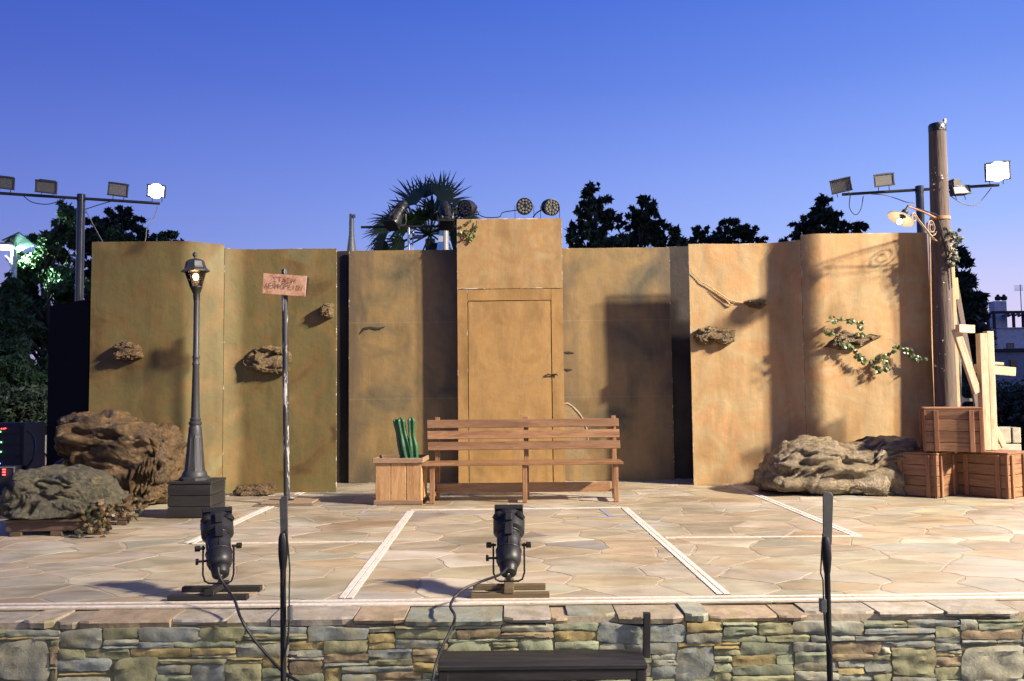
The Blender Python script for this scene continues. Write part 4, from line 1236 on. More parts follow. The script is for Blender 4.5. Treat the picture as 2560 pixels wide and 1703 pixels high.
mast('black floodlight mast behind the right flats, one end lamp glaring', 2116, 431, [(1938, 448, 11.75), (2116, 437, YM), (2300, 426, 11.15)],
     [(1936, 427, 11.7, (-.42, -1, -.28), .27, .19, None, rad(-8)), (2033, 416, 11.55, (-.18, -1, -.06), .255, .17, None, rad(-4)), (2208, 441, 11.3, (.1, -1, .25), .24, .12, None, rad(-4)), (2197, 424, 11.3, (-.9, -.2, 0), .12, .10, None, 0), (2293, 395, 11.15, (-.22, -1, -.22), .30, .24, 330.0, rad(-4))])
def cable(name, pxs, r, label, m=CABLE, sub=6):
    P = [at(*p) for p in pxs]
    out = []
    for i in range(len(P) - 1):
        p0, p1, p2, p3 = P[max(i - 1, 0)], P[i], P[i + 1], P[min(i + 2, len(P) - 1)]
        for k in range(sub):
            t = k / sub
            out.append(.5 * ((2 * p1) + (p2 - p0) * t + (2 * p0 - 5 * p1 + 4 * p2 - p3) * t * t + (3 * p1 - p0 - 3 * p2 + p3) * t ** 3))
    out.append(P[-1])
    return tag(MB().tube(out, r, 7).build(name, m), label, 'cable')
GREYC = pmat('pale_cable', [(.16, .15, .14), (.22, .20, .18)], bump=0, vary=0)
cable('mast_cable', [(55, 452, 11.3), (75, 466, 11.3), (112, 470, 11.3), (150, 458, 11.4)], .006, 'thin dark cable sagging under the crossbar of the left mast')
cable('mast_cable', [(196, 482, 11.5), (230, 471, 11.5), (262, 462, 11.55)], .006, 'thin cable from the left mast pole up to its crossbar')
cable('mast_cable', [(363, 474, 11.75), (356, 497, 11.7), (345, 515, 11.6), (338, 525, 11.5), (336, 545, 11.4), (333, 560, 11.3)], .006, 'pale cable dropping from the lit left lamp behind the flat', GREYC)
cable('mast_cable', [(198, 485, 11.5), (215, 518, 11.5), (238, 560, 11.4)], .006, 'thin grey cable slanting from the left mast to the flat', GREYC)
cable('mast_cable', [(1957, 450, 11.72), (1955, 475, 11.72), (1962, 490, 11.7), (1972, 494, 11.7), (1982, 480, 11.7), (1987, 452, 11.7)], .006, 'dark cable looping below the left end of the right mast crossbar')
cable('mast_cable', [(2005, 447, 11.6), (2035, 449, 11.6), (2060, 456, 11.6), (2085, 465, 11.5), (2105, 467, 11.5)], .006, 'dark cable sagging along the right mast crossbar')
cable('mast_cable', [(2186, 450, 11.3), (2210, 466, 11.3), (2228, 472, 11.3), (2246, 472, 11.3), (2262, 458, 11.3), (2282, 432, 11.2)], .006, 'pale cable sagging from the glaring right lamp', GREYC)
# ---- stage lighting mast to the right of the audience: its two lamps light the set
km = thing('lighting_mast', 'tall stage lighting mast with two lit floodlights beside the audience', 'lighting mast', (KEY_POS.x + .3, KEY_POS.y, -1.0))
MB().tube([(0, 0, 0), (0, 0, KEY_POS.z + 1.6)], [.22, .10], 16).build('pole', POLEB, km)
MB().tube([(0, -1.6, KEY_POS.z + .8), (0, 1.6, KEY_POS.z + .8)], .05, 10).build('crossbar', POLEB, km)
aim = Vector((3.5, 8.2, 1.0))
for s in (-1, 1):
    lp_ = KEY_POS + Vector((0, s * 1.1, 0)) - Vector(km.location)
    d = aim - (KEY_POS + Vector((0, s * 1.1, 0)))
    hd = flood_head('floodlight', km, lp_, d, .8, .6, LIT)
    ll = bpy.data.lights.new('stage_beam', 'SPOT'); ll.energy, ll.color, ll.spot_size, ll.spot_blend, ll.shadow_soft_size = KEY_WATT * (.62 if s < 0 else .38), KEY_COL, rad(30), .75, .55
    lo = bpy.data.objects.new('stage_beam', ll); lo.location = (0, -.55, 0); lo.rotation_euler = Vector((0, -1, 0)).to_track_quat('-Z', 'Y').to_euler(); link(lo, hd)

# ---- lamp post behind the audience, its light comes from behind the photographer
fp = thing('audience_lamp', 'lamp post behind the audience with a lit floodlight facing the stage', 'lamp post', (FILL_POS.x + .15, FILL_POS.y - .3, -1.0))
MB().tube([(0, 0, 0), (0, 0, FILL_POS.z + 1.3)], .05, 14).build('pole', POLEB, fp)
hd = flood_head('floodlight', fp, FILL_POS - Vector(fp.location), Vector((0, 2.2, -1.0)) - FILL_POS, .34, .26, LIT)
ll = bpy.data.lights.new('audience_beam', 'SPOT'); ll.energy, ll.color, ll.spot_size, ll.spot_blend, ll.shadow_soft_size = FILL_WATT, (1, .92, .56), rad(84), .9, .12
lo = bpy.data.objects.new('audience_beam', ll); lo.location = (0, -.58, 0); lo.rotation_euler = Vector((0, -1, 0)).to_track_quat('-Z', 'Y').to_euler(); link(lo, hd)

# ---- profile spot: barrel, lens hood, rear cap, yoke
def profile_spot(parent, pivot, elev, yaw=0.0, s=1.0, hood=True, tube_col=None, yoke=True, yoke_down=True, yoke_base=None):
    """pivot: local position of the yoke axis; axis points away from the audience and up"""
    e = bpy.data.objects.new('lamp_body', None); e.location = pivot
    R = Matrix.Rotation(yaw, 3, 'Z') @ Matrix.Rotation(elev, 3, 'X')      # local +Y is the beam
    e.rotation_euler = R.to_euler(); e.scale = (s, s, s); link(e, parent)
    Y = Matrix.Rotation(rad(-90), 4, 'X')      # lathe axis z -> +y
    m = MB(); m.lathe([(.050, -.16), (.066, -.15), (.078, -.12), (.080, -.06), (.072, -.04), (.076, .0), (.078, .05), (.072, .07), (.078, .085), (.090, .09), (.100, .10), (.103, .19), (.098, .215)], 24, Y); m.build('barrel', BLACK_SHELL, e)
    m = MB()
    for k in range(6):
        a = rad(60 * k + 30); m.box((.073 * math.cos(a), .02, .073 * math.sin(a)), (.010, .15, .010), Matrix.Rotation(-a, 3, 'Y'))
    for y_ in (-.05, .078): m.lathe([(.082, y_ - .006), (.083, y_), (.082, y_ + .006)], 24, Y)
    m.build('ribs', BLACK_SHELL, e, .002)
    m = MB(); m.lathe([(.030, -.225), (.050, -.215), (.056, -.18), (.058, -.155)], 18, Y); m.box((0, -.235, -.01), (.03, .03, .03)); m.build('rear_cap', BLACK_METAL, e, .002)
    m = MB(); m.box((0, .225, 0), (.185, .012, .185)); m.box((0, .24, .085), (.185, .03, .012)); m.build('gel_frame', BLACK_METAL, e, .003)
    m = MB()
    m.box((0, .06, .088), (.05, .09, .02)); m.box((0, .14, .104), (.045, .06, .03)); m.box((0, .17, .118), (.05, .02, .012)); m.build('handle', BLACK_SHELL, e, .004)
    for sx in (-1, 1):
        m = MB(); m.lathe([(.030, .155), (.045, .17), (.03, .20)], 8, Matrix.Translation((sx * .062, 0, .062)) @ Y); m.build('vent', BLACK_METAL, e)
        k_ = MB(); k_.box((sx * .125, 0, 0), (.034, .024, .036)); k_.tube([(sx * .08, 0, 0), (sx * .11, 0, 0)], .010, 8); k_.build('knob', BLACK_METAL, e, .004)
    k_ = MB(); k_.box((-.132, -.10, 0), (.018, .02, .045)); k_.tube([(-.075, -.10, 0), (-.125, -.10, 0)], .008, 8); k_.build('knob', BLACK_METAL, e, .003)
    m = MB(); m.tube([(0, -.232, .02), (0, -.240, .02)], .008, 10); m.build('rear_screw', GREY_METAL, e)
    return e
def yoke(parent, pivot, base_z, w=.098, m=BLACK_METAL, yb=0.0):
    p = Vector(pivot)
    pts_ = [p + Vector((-w, 0, .01)), p + Vector((-w, 0, -.05)), Vector((p.x - w, p.y + yb * .6, base_z + .05)), Vector((p.x - w + .012, p.y + yb, base_z + .012)), Vector((p.x - w + .035, p.y + yb, base_z)),
            Vector((p.x + w - .035, p.y + yb, base_z)), Vector((p.x + w - .012, p.y + yb, base_z + .012)), Vector((p.x + w, p.y + yb * .6, base_z + .05)), p + Vector((w, 0, -.05)), p + Vector((w, 0, .01))]
    MB().tube(pts_, .0055, 8).build('yoke', m, parent)
PLK = {a: wood('black_plank', [(.008, .007, .0065), (.018, .0155, .014)], a, rough=(.55, .75), vary=.1) for a in 'XY'}
PLK2 = {a: wood('brown_plank', [(.055, .038, .018), (.11, .075, .035), (.08, .06, .03)], a, rough=(.55, .75), vary=.15) for a in 'XY'}
def floor_spot(label, cx, front, back, pl, yaw, ctr_px):
    yf, yb = gr((front[0] + front[1]) / 2, front[2]).y, gr((back[0] + back[1]) / 2, back[2]).y
    c = gr(ctr_px, (front[2] + back[2]) / 2)
    t = thing('floor_spotlight', label, 'spotlight', (c.x, c.y, .0), 0, 'spotlights on the stage floor')
    for (x0, x1, y), yy_ in ((front, yf), (back, yb)):
        a, b_ = at(x0, y, yy_).x, at(x1, y, yy_).x
        boxp('foot_plank', t, ((a + b_) / 2 - c.x, yy_ - c.y, .0165), (b_ - a, .045, .030), pl['X'], .003)
    boxp('cross_block', t, (0, .0, .047), (.055, yb - yf + .05, .030), pl['Y'], .003, (0, 0, 0))
    piv = (0.0, .02, .27)
    yoke(t, piv, .066, .088)
    profile_spot(t, piv, rad(42), yaw, .9)
    return t, c
s1, c1 = floor_spot('black spotlight on black planks, aimed at the flats from beside the plinth box', 0, (388, 571, 1382), (421, 602, 1361.5), PLK, rad(24), 499)
s2, c2_ = floor_spot('black spotlight on brown planks, aimed at the flats in front of the bench', 0, (1084, 1265, 1377), (1089, 1256, 1357.5), PLK2, rad(-1), 1172)
def zrel(px, py, Y): return (px, py, Y)
cable('power_cable', [(502, 1307, 4.60), (505, 1325, 4.58), (520, 1352, 4.55), (540, 1382, 4.45), (553, 1420, 4.30), (580, 1465, 4.28), (615, 1508, 4.26), (650, 1545, 4.22), (705, 1580, 4.15)], .0075, 'black cable from the left floor spotlight down the stone wall')
cable('power_cable', [(1168, 1307, 4.60), (1150, 1323, 4.58), (1105, 1340, 4.56), (1068, 1356, 4.5), (1044, 1378, 4.45), (1037, 1398, 4.33), (1047, 1418, 4.28), (1040, 1445, 4.27), (1020, 1485, 4.2), (1003, 1530, 4.05), (994, 1580, 4.0)], .0075, 'black cable from the middle floor spotlight down past the step')

# ---- paddle antennas on stands in front of the stage
PADDLE = pmat('paddle_plastic', [(.060, .058, .056), (.080, .076, .073)], rough=(.5, .65), bump=.05, vary=.1)
BOXG = pmat('amplifier_box', [(.06, .065, .07), (.085, .09, .095)], rough=(.45, .6), bump=.05, vary=0)
def antenna(label, Y, blade, x_top, x_bot, y_neck, flip, boxpx):
    p0 = at(x_bot, 1568, Y)
    t = thing('antenna_stand', label, 'antenna', (p0.x, Y, -1.0), 0, 'paddle antennas on stands in front of the stage')
    o = Vector(t.location)
    n0 = at(x_top, y_neck, Y) - o
    MB().tube([(0, 0, .02), (n0.x, 0, n0.z)], .0135, 14).build('tube', BLACK_METAL, t)
    MB().tube([n0, n0 + Vector((0, 0, .07)), n0 + Vector((-.001, 0, .14)), n0 + Vector((-.002, 0, .165))], [.015, .0225, .021, .013], 14).build('grip', BLACK_SHELL, t)
    MB().lathe([(.14, 0), (.14, .015), (.04, .03), (.02, .04)], 28).build('base', BLACK_METAL, t)
    q = [at(x, y, Y) - o for x, y in blade]
    MB().prism(q, .008, (0, 1, 0)).build('paddle', PADDLE, t, .002)
    bxx = [at(x, y, Y - .02) - o for x, y in boxpx]
    MB().prism(bxx, .03, (0, 1, 0)).build('amplifier_box', BOXG, t, .003)
    bc = sum(bxx, Vector()) / len(bxx)
    bt_ = max(v.z for v in bxx)
    top = q[len(q) // 2]
    s = 1 if not flip else -1
    MB().tube([n0 + Vector((s * .016, -.005, .18)), n0 + Vector((s * .026, -.01, .10)), n0 + Vector((s * .034, -.01, 0)), Vector((bc.x, bc.y, bt_ + .09)), Vector((bc.x, bc.y, bt_))], .0035, 7).build('lead', CABLE, t)
    MB().tube([Vector((bc.x, bc.y, min(v.z for v in bxx))), Vector((bc.x - s * .006, bc.y, bt_ - .16)), Vector((bc.x - s * .03, bc.y + .01, bt_ - .26)), Vector((s * .012, -.012, .3)), Vector((s * .012, -.012, .1))], .0045, 7).build('lead', CABLE, t)
    return t
antenna('grey paddle antenna on a black stand near the bus stop sign', 3.95, [(643, 1153), (647, 1145), (652, 1142), (661.5, 1142.5), (663, 1258), (662, 1262), (646, 1262)], 651.5, 656, 1310, False, [(661, 1396), (670, 1396), (670, 1432), (661, 1432)])
antenna('black paddle antenna on a black stand near the painted rock', 3.95, [(1894.5, 1133), (1899, 1131), (1912, 1134), (1918.5, 1141), (1915, 1252), (1911, 1262), (1898, 1256), (1895, 1252)], 1904, 1908, 1318, True, [(1889, 1380), (1903, 1380), (1903, 1411), (1890, 1411)])
# ---- black step in front of the stage
BST = {a: wood('black_step', [(.010, .009, .0085), (.021, .018, .0165), (.032, .026, .022)], a, rough=(.5, .7), vary=.1, spots=(.25, .19, .13), spot_scale=20, spot_amt=.78) for a in 'XYZ'}
yb0, zst = YE - .06, -.153
yf0 = yb0 - .24
sx0, sx1 = at(1006, 1535, yf0).x, at(1491, 1528, yf0).x
stp = thing('stage_step', 'black wooden step with hand post below the stage front', 'step', ((sx0 + sx1) / 2, (yb0 + yf0) / 2, -1.0))
sw = sx1 - sx0
boxp('tread', stp, (0, 0, zst + 1 - .011), (sw, .24, .022), BST['X'], .003)
boxp('apron', stp, (0, -.098, zst + 1 - .048), (sw - .01, .03, .05), BST['X'], .003)
for s in (-1, 1):
    for y in (-.095, .095):
        boxp('leg', stp, (s * (sw / 2 - .03), y, (zst + 1 - .024) / 2), (.045, .04, zst + 1 - .026), BST['Z'], .003)
boxp('lower_tread', stp, (0, -.16, .40), (sw, .30, .022), BST['X'], .003)
pp = at(1488, 1410, yb0 + .02)
beam2('hand_post', Vector((pp.x - .005, yb0 + .02, -.2)), Vector((pp.x + .002, yb0 + .02, pp.z)), .035, .03, BST['Z'], stp, .003)

# ---- LED par cans on the door block
RIM = pmat('par_shell', [(.010, .010, .011), (.020, .020, .021)], rough=(.4, .55), bump=.15, vary=.05)
LENS = pmat('led_lens', [(.10, .10, .09), (.17, .17, .155)], scale=60, rough=(.08, .2), bump=0, vary=.2, spec=.8)
def par_can(label, px, py, direction, dia=.212):
    c = at(px, py, YDR + .14)
    t = thing('par_light', label, 'stage light', (c.x, c.y, dz + .0), 0, 'led lights on the door block')
    hgt = c.z - dz
    e = bpy.data.objects.new('lamp_body', None); e.location = (0, 0, hgt); e.rotation_euler = Vector(direction).normalized().to_track_quat('-Y', 'Z').to_euler(); link(e, t)
    Y = Matrix.Rotation(rad(90), 4, 'X')       # lathe z -> -y
    r = dia / 2
    MB().lathe([(r * .5, -.10), (r * .85, -.08), (r * .97, -.03), (r, .05), (r * 1.0, .062), (r * .93, .064), (r * .90, .05), (.002, .048)], 28, Y).build('shell', RIM, e)
    for k, (n_, rr_, ph) in enumerate(((6, .38, 0), (12, .72, .26))):
        for i in range(n_):
            a = 2 * math.pi * i / n_ + ph
            MB().lathe([(r * .165, .048), (r * .165, .056), (r * .12, .062), (.001, .064)], 10, Matrix.Translation((r * rr_ * math.cos(a), 0, r * rr_ * math.sin(a))) @ Y).build('lens', LENS, e)
    m = MB()
    for s in (-1, 1): m.box((s * (r + .014), .0, hgt / 2 + .005), (.006, .03, hgt + .01))
    m.box((0, 0, .006), (2 * r + .034, .03, .006))
    m.build('stand', BLACK_METAL, t)
    return t
par_can('led stage light at the left end of the door block beside the palm', 1075, 479, (-.55, -1, -.25))
par_can('led stage light facing straight out, next to the end of the door block', 1207, 476, (.02, -1, -.10))
par_can('led stage light at the right end of the door block, turned aside', 1266, 477, (.45, -1, -.30))
cable('light_cable', [(1090, 470, YDR + .25), (1098, 476, YDR + .22), (1101, 492, YDR + .2), (1112, 499, YDR + .15), (1128, 501, YDR + .15), (1150, 499, YDR + .15), (1158, 489, YDR + .16), (1190, 484, YDR + .18)], .006, 'black cable looping between the led lights on the door block')
cable('light_cable', [(1227, 500, YDR + .15), (1237, 489, YDR + .18), (1254, 480, YDR + .2)], .008, 'short black cable rising to the rightmost led light')
# ---- two profile spots on a bar behind the flats
YBAR = 11.2
rg_ = thing('lighting_stand', 'lighting stand with black crossbar behind the recessed flat', 'lighting stand', (at(941, 560, YBAR).x, YBAR, -.05))
o = Vector(rg_.location)
MB().tube([(0, 0, 0), (0, 0, at(941, 524, YBAR).z + .05)], .017, 12).build('pole', pmat('chrome_tube', [(.45, .47, .46), (.6, .62, .6)], rough=(.15, .3), metal=.9, bump=0, vary=0), rg_)
MB().tube([(.05, .02, 0), (.05, .02, at(945, 535, YBAR).z + .05)], .008, 8).build('riser', GREY_METAL, rg_)
a, b_ = at(831, 522, YBAR) - o, at(1070, 522, YBAR) - o
boxp('crossbar', rg_, (a + b_) / 2, ((b_ - a).length, .03, .03), BLACK_METAL, .002)
m = MB(); p = at(955, 545, YBAR - .03) - o; m.tube([p + Vector((-.03, 0, .06)), p, p + Vector((.1, 0, 0))], .02, 10); m.tube([p + Vector((.02, 0, 0)), p + Vector((.09, 0, -.005))], .03, 10); m.build('clamp', GREY_METAL, rg_)
YHS = YBAR - .06
for px, py, yaw, lab in ((916, 492, rad(150), 'black profile spotlight tilted on the crossbar, left of the palm'), (1025, 492, rad(190), 'black profile spotlight hanging in front of the palm trunk')):
    c = at(px, py, YHS)
    t = thing('profile_spotlight', lab, 'spotlight', (c.x, c.y, c.z - .14), 0, 'spotlights on the crossbar')
    e = profile_spot(t, (0, 0, .14), rad(-50), yaw, 1.05)
    zb = (at(px, 522, YBAR).z + .02) - t.location.z
    yoke(t, (0, 0, .14), zb, .105, GREY_METAL, .06)
    MB().tube([(0, .05, zb - .05), (0, .05, zb + .01)], .012, 8).build('hook_clamp', GREY_METAL, t)
# ================================================================== ROCKS (moulded stage rocks)
def rock_mat(name, cols, scale, hl, dark, seed):
    m, n, l, b = newmat(name)
    tc = n.new('ShaderNodeTexCoord')
    mp = n.new('ShaderNodeMapping'); mp.inputs['Location'].default_value = (seed, seed * 2, seed * 3); l.new(tc.outputs['Object'], mp.inputs[0])
    t = noise_node(n, l, mp.outputs[0], scale, 7, .62, .8)
    r = ramp_node(n, cols, [.28 + .44 * i / (len(cols) - 1) for i in range(len(cols))]); l.new(t.outputs[0], r.inputs[0])
    t2 = noise_node(n, l, mp.outputs[0], scale * 2.3, 8, .7, 1.0)
    r2 = ramp_node(n, [(0,) * 3, (.8,) * 3], [.54, .68]); l.new(t2.outputs[0], r2.inputs[0])
    col = mixc(n, l, r2.outputs[0], r.outputs[0], tuple(hl))
    t3 = noise_node(n, l, mp.outputs[0], scale * 1.6, 8, .7, 1.4)
    r3 = ramp_node(n, [(.85,) * 3, (0,) * 3], [.33, .46]); l.new(t3.outputs[0], r3.inputs[0])
    col = mixc(n, l, r3.outputs[0], col, tuple(dark))
    t4 = noise_node(n, l, mp.outputs[0], scale * 9, 8, .75, .6)
    r4 = ramp_node(n, [(.45,) * 3, (1,) * 3, (1.65,) * 3], [.34, .5, .68]); l.new(t4.outputs[0], r4.inputs[0])
    col = mixc(n, l, 1.0, col, r4.outputs[0], 'MULTIPLY')
    l.new(col, b.inputs['Base Color'])
    b.inputs['Roughness'].default_value = .42
    bt = noise_node(n, l, mp.outputs[0], 13, 10, .78, 1.2)
    bp = n.new('ShaderNodeBump'); bp.inputs['Strength'].default_value = .9; bp.inputs['Distance'].default_value = .06
    l.new(bt.outputs[0], bp.inputs['Height']); l.new(bp.outputs[0], b.inputs['Normal'])
    return m
RBROWN = rock_mat('rock_brown', [(.045, .030, .015), (.105, .064, .028), (.165, .100, .042), (.088, .056, .025)], 4.2, (.27, .175, .065), (.020, .015, .009), 1)
RGREY = rock_mat('rock_grey', [(.038, .036, .024), (.085, .078, .048), (.12, .105, .066), (.07, .062, .040)], 4.4, (.185, .155, .065), (.016, .016, .011), 4)
RTAN = rock_mat('rock_tan', [(.125, .098, .055), (.235, .182, .105), (.29, .225, .14), (.205, .158, .085)], 4.2, (.37, .265, .095), (.065, .055, .032), 7)
RGOLD = rock_mat('rock_gold', [(.075, .050, .020), (.15, .10, .040), (.20, .135, .058), (.125, .085, .034)], 5.0, (.31, .205, .065), (.030, .022, .011), 9)
def rock(name, label, outline, Y, front, back, mat_, seed, sub=5, boxy=.55, amp=.10, strata=None, cat='rock', zmin=None, group=None, flat_back=False, loc_fix=None, creases=()):
    """outline: silhouette in photo pixels at distance Y; front / back: how far it reaches toward and away from the audience"""
    P = [at(x, y, Y) for x, y in outline]
    xs, zs_ = [p.x for p in P], [p.z for p in P]
    cx_, cz_ = (min(xs) + max(xs)) / 2, (min(zs_) + max(zs_)) / 2
    if zmin is not None: cz_ = zmin + .02
    poly = [(p.x - cx_, p.z - cz_) for p in P]
    def rr_(th):
        c, s = math.cos(th), math.sin(th)
        best = .01
        for i in range(len(poly)):
            (x1, y1), (x2, y2) = poly[i], poly[(i + 1) % len(poly)]
            den = c * (y2 - y1) - s * (x2 - x1)
            if abs(den) < 1e-9: continue
            t = (x1 * (y2 - y1) - y1 * (x2 - x1)) / den
            u = (x1 * s - y1 * c) / den
            if t > 0 and -1e-6 <= u <= 1 + 1e-6: best = max(best, t)
        return best
    tab = [rr_(2 * math.pi * i / 720) for i in range(720)]
    bm = bmesh.new()
    bmesh.ops.create_icosphere(bm, subdivisions=sub, radius=1.0)
    size = math.sqrt((max(xs) - min(xs)) * (max(zs_) - min(zs_)))
    base = (min(zs_) if zmin is None else zmin)
    info = []
    for v in bm.verts:
        u = v.co.normalized()
        th = math.atan2(u.z, u.x) % (2 * math.pi)
        s = math.sqrt(u.x * u.x + u.z * u.z)
        k = tab[int(th / (2 * math.pi) * 720) % 720] * s ** boxy
        dp = (front if u.y < 0 else back) * abs(u.y) ** .75
        v.co = Vector((math.cos(th) * k, dp * (-1 if u.y < 0 else 1), math.sin(th) * k))
        info.append((v, u.copy(), s))
    bm.normal_update()
    nrms = [v.normal.copy() for v in bm.verts]
    for (v, u, s), nrm in zip(info, nrms):
        p = v.co.copy()
        q = p / size * 3.2 + Vector((seed * 7.3, seed * 3.1, seed))
        if strata: q = Vector((q.x * .55, q.y * .8, q.z * strata))
        dist_, cp = mn.voronoi(q * 1.15 + Vector((mn.noise(q * 1.7), mn.noise(q * 1.7 + Vector((9, 9, 9))), 0)) * .35)
        hsh = mn.cell_vector(cp[0] * 13.7)
        dsp = mn.fractal(q, .75, 2.1, 4) * .30 + (hsh.x - .5) * .55 + (q * 1.15 - cp[0]).dot(hsh - Vector((.5, .5, .5))) * 1.5
        dsp -= .5 * max(0, .10 - (dist_[1] - dist_[0])) / .10
        d2_, c2v = mn.voronoi(q * 3.1)
        h2 = mn.cell_vector(c2v[0] * 7.1)
        dsp += (q * 3.1 - c2v[0]).dot(h2 - Vector((.5, .5, .5))) * .35
        dsp += .42 * (mn.noise(q * 2.3 + Vector((3, 1, 7))) > .08) * min(1, max(0, mn.noise(q * 2.3 + Vector((3, 1, 7))) - .08) * 9) - .2
        dsp += .16 * (1 - 2 * abs(mn.noise(q * 5.1)))
        dsp += .10 * (1 - 2 * abs(mn.noise(q * 10.0)))
        dsp += .06 * mn.noise(q * 21.0)
        rdg = 1 - abs(mn.noise(q * 1.3 + Vector((5, 9, 2)))) * 2.2
        dsp += -.42 * max(0, rdg - .55) * 2
        dsp += .45 * (abs(mn.noise(q * .8 + Vector((1, 4, 8)))) - .2)
        fr = s ** 3
        disp = dsp * amp * size * (1 - .60 * fr)
        for (zc_, wd, dpth) in creases:
            zz = p.z + cz_ + .05 * mn.noise(Vector((p.x * 4, seed, 0)))
            disp -= dpth * max(0, 1 - abs(zz - zc_) / wd) * (1 - fr) * (.5 + .5 * math.sin(p.x * 4 + zc_ * 9))
        p = p + nrm * disp
        p.z = max(p.z, base - cz_)
        v.co = p
    me = bpy.data.meshes.new(name)
    zshift = cz_ - base
    for v in bm.verts: v.co.z += zshift
    bm.to_mesh(me); bm.free()
    me.polygons.foreach_set('use_smooth', [True] * len(me.polygons))
    me.materials.append(mat_)
    o = bpy.data.objects.new(name, me)
    o.location = (cx_, Y, base)
    link(o)
    return tag(o, label, cat, group)
rock('stage_rock', 'large layered brown rock leaning on the far left flat', [(148, 1010), (160, 985), (158, 960), (185, 953), (262, 953), (312, 962), (345, 978), (392, 978), (412, 1000), (416, 1060), (408, 1105), (385, 1153), (250, 1162), (150, 1162), (148, 1110), (152, 1065)], 8.85, .36, .42, RBROWN, 1, 6, .42, .13, 2.6, zmin=0.0,
     creases=((.72, .05, .12), (.40, .05, .16), (.27, .04, .10)))
rock('stage_rock', 'grey green rock resting on a low pallet with dry ivy', [(18, 1160), (40, 1125), (60, 1110), (62, 1080), (120, 1075), (200, 1080), (240, 1096), (262, 1120), (285, 1150), (275, 1172), (200, 1188), (130, 1197), (60, 1196), (20, 1192)], 7.25, .34, .30, RGREY, 2, 6, .45, .12, 1.4, zmin=.145)
rock('stage_rock', 'small brown rock lying at the foot of the olive flat', [(537, 1132), (545, 1120), (560, 1116), (600, 1115), (632, 1114), (638, 1124), (635, 1138), (590, 1141), (545, 1139)], 9.55, .12, .12, RBROWN, 3, 5, .5, .10, zmin=0.0)
rock('stage_rock', 'broad tan and yellow painted rock beside the crates', [(1742, 1110), (1748, 1085), (1768, 1050), (1800, 1022), (1840, 1006), (1862, 1003), (1905, 1006), (1925, 1018), (1960, 1024), (2000, 1028), (2012, 1026), (2022, 1008), (2060, 1004), (2100, 1008), (2112, 1060), (2112, 1128), (2000, 1131), (1860, 1134), (1752, 1132)], 9.28, .40, .32, RTAN, 5, 6, .42, .10, 1.5, zmin=0.0,
     creases=((.36, .05, .10), (.22, .04, .07)))
for lab, ol, Y, mt, sd in (
    ('brown rock fixed on the far left olive flat', [(262, 800), (272, 790), (300, 788), (318, 792), (326, 806), (330, 822), (312, 827), (292, 831), (270, 828), (263, 815)], YL1 - .02, RBROWN, 11),
    ('wide golden rock on the flat, half behind the sign pole', [(560, 833), (572, 820), (580, 803), (610, 796), (645, 798), (668, 815), (674, 832), (664, 844), (672, 856), (640, 862), (605, 862), (590, 852), (570, 846)], YL2 - .02, RGOLD, 12),
    ('small pointed rock at the white edge of the olive flat', [(735, 718), (740, 705), (752, 698), (768, 698), (768, 730), (758, 733), (738, 728)], YL2 - .02, RGOLD, 13),
    ('long cracked rock on the pale orange flat below the root', [(1596, 772), (1602, 760), (1630, 753), (1665, 757), (1690, 762), (1690, 785), (1672, 797), (1645, 790), (1620, 795), (1600, 790)], YR1 - .02, RGOLD, 14),
    ('small rock at the end of the root on the pale orange flat', [(1712, 695), (1722, 690), (1745, 688), (1764, 690), (1764, 702), (1752, 711), (1735, 710), (1718, 702)], YR1 - .02, RGOLD, 15),
    ('root-like rock with ivy on the bright orange flat', [(1892, 798), (1912, 795), (1918, 780), (1930, 770), (1955, 768), (1985, 775), (2010, 775), (2034, 772), (2010, 783), (1985, 790), (1960, 800), (1940, 806), (1915, 803)], YR2 - .02, RGOLD, 16)):
    rock('wall_rock', lab, ol, Y, .06 if sd == 16 else .10, .03, mt, sd, 5, .5, .12, 1.6)
ROOT = pmat('root', [(.30, .17, .075), (.42, .26, .12), (.50, .33, .17)], scale=20, rough=(.5, .7), bump=.6, bscale=50, vary=0)
rt_ = [at(x, y, YR1 - .02) for x, y in [(1588, 616), (1593, 628), (1604, 637), (1614, 649), (1628, 656), (1645, 667), (1662, 680), (1676, 690), (1690, 694), (1712, 698)]]
r2_ = [at(x, y, YR1 - .03) for x, y in [(1640, 664), (1655, 679), (1670, 690), (1682, 702), (1690, 700)]]
m = MB(); m.tube(rt_, [.004, .005, .005, .006, .006, .007, .008, .010, .009, .012], 8); m.tube(r2_, [.004, .005, .007, .010, .005], 8)
tag(m.build('root', ROOT), 'thin twisted root running down the pale orange flat to the small rock', 'root')
# pallet under the grey rock
PALW = wood('pallet_wood', [(.05, .030, .018), (.09, .055, .033), (.065, .045, .03)], 'X', rough=(.7, .85))
p0, p1 = at(20, 1210, 7.0), at(245, 1205, 7.0)
pal_ = thing('pallet', 'low dark wooden pallet under the grey green rock', 'pallet', ((p0.x + p1.x) / 2, 7.25, 0), rad(3))
pl_ = p1.x - p0.x
for k in range(4): boxp('deck_board', pal_, (0, -.26 + k * .17, .125), (pl_, .13, .022), PALW, .003)
for k in range(2): boxp('bearer', pal_, (0, -.27 + k * .5, .075), (pl_, .05, .075), PALW, .003)
for x in (-.4, 0, .4): boxp('block', pal_, (x * pl_, -.27, .018), (.09, .07, .034), PALW, .003); boxp('block', pal_, (x * pl_, .23, .018), (.09, .07, .034), PALW, .003)

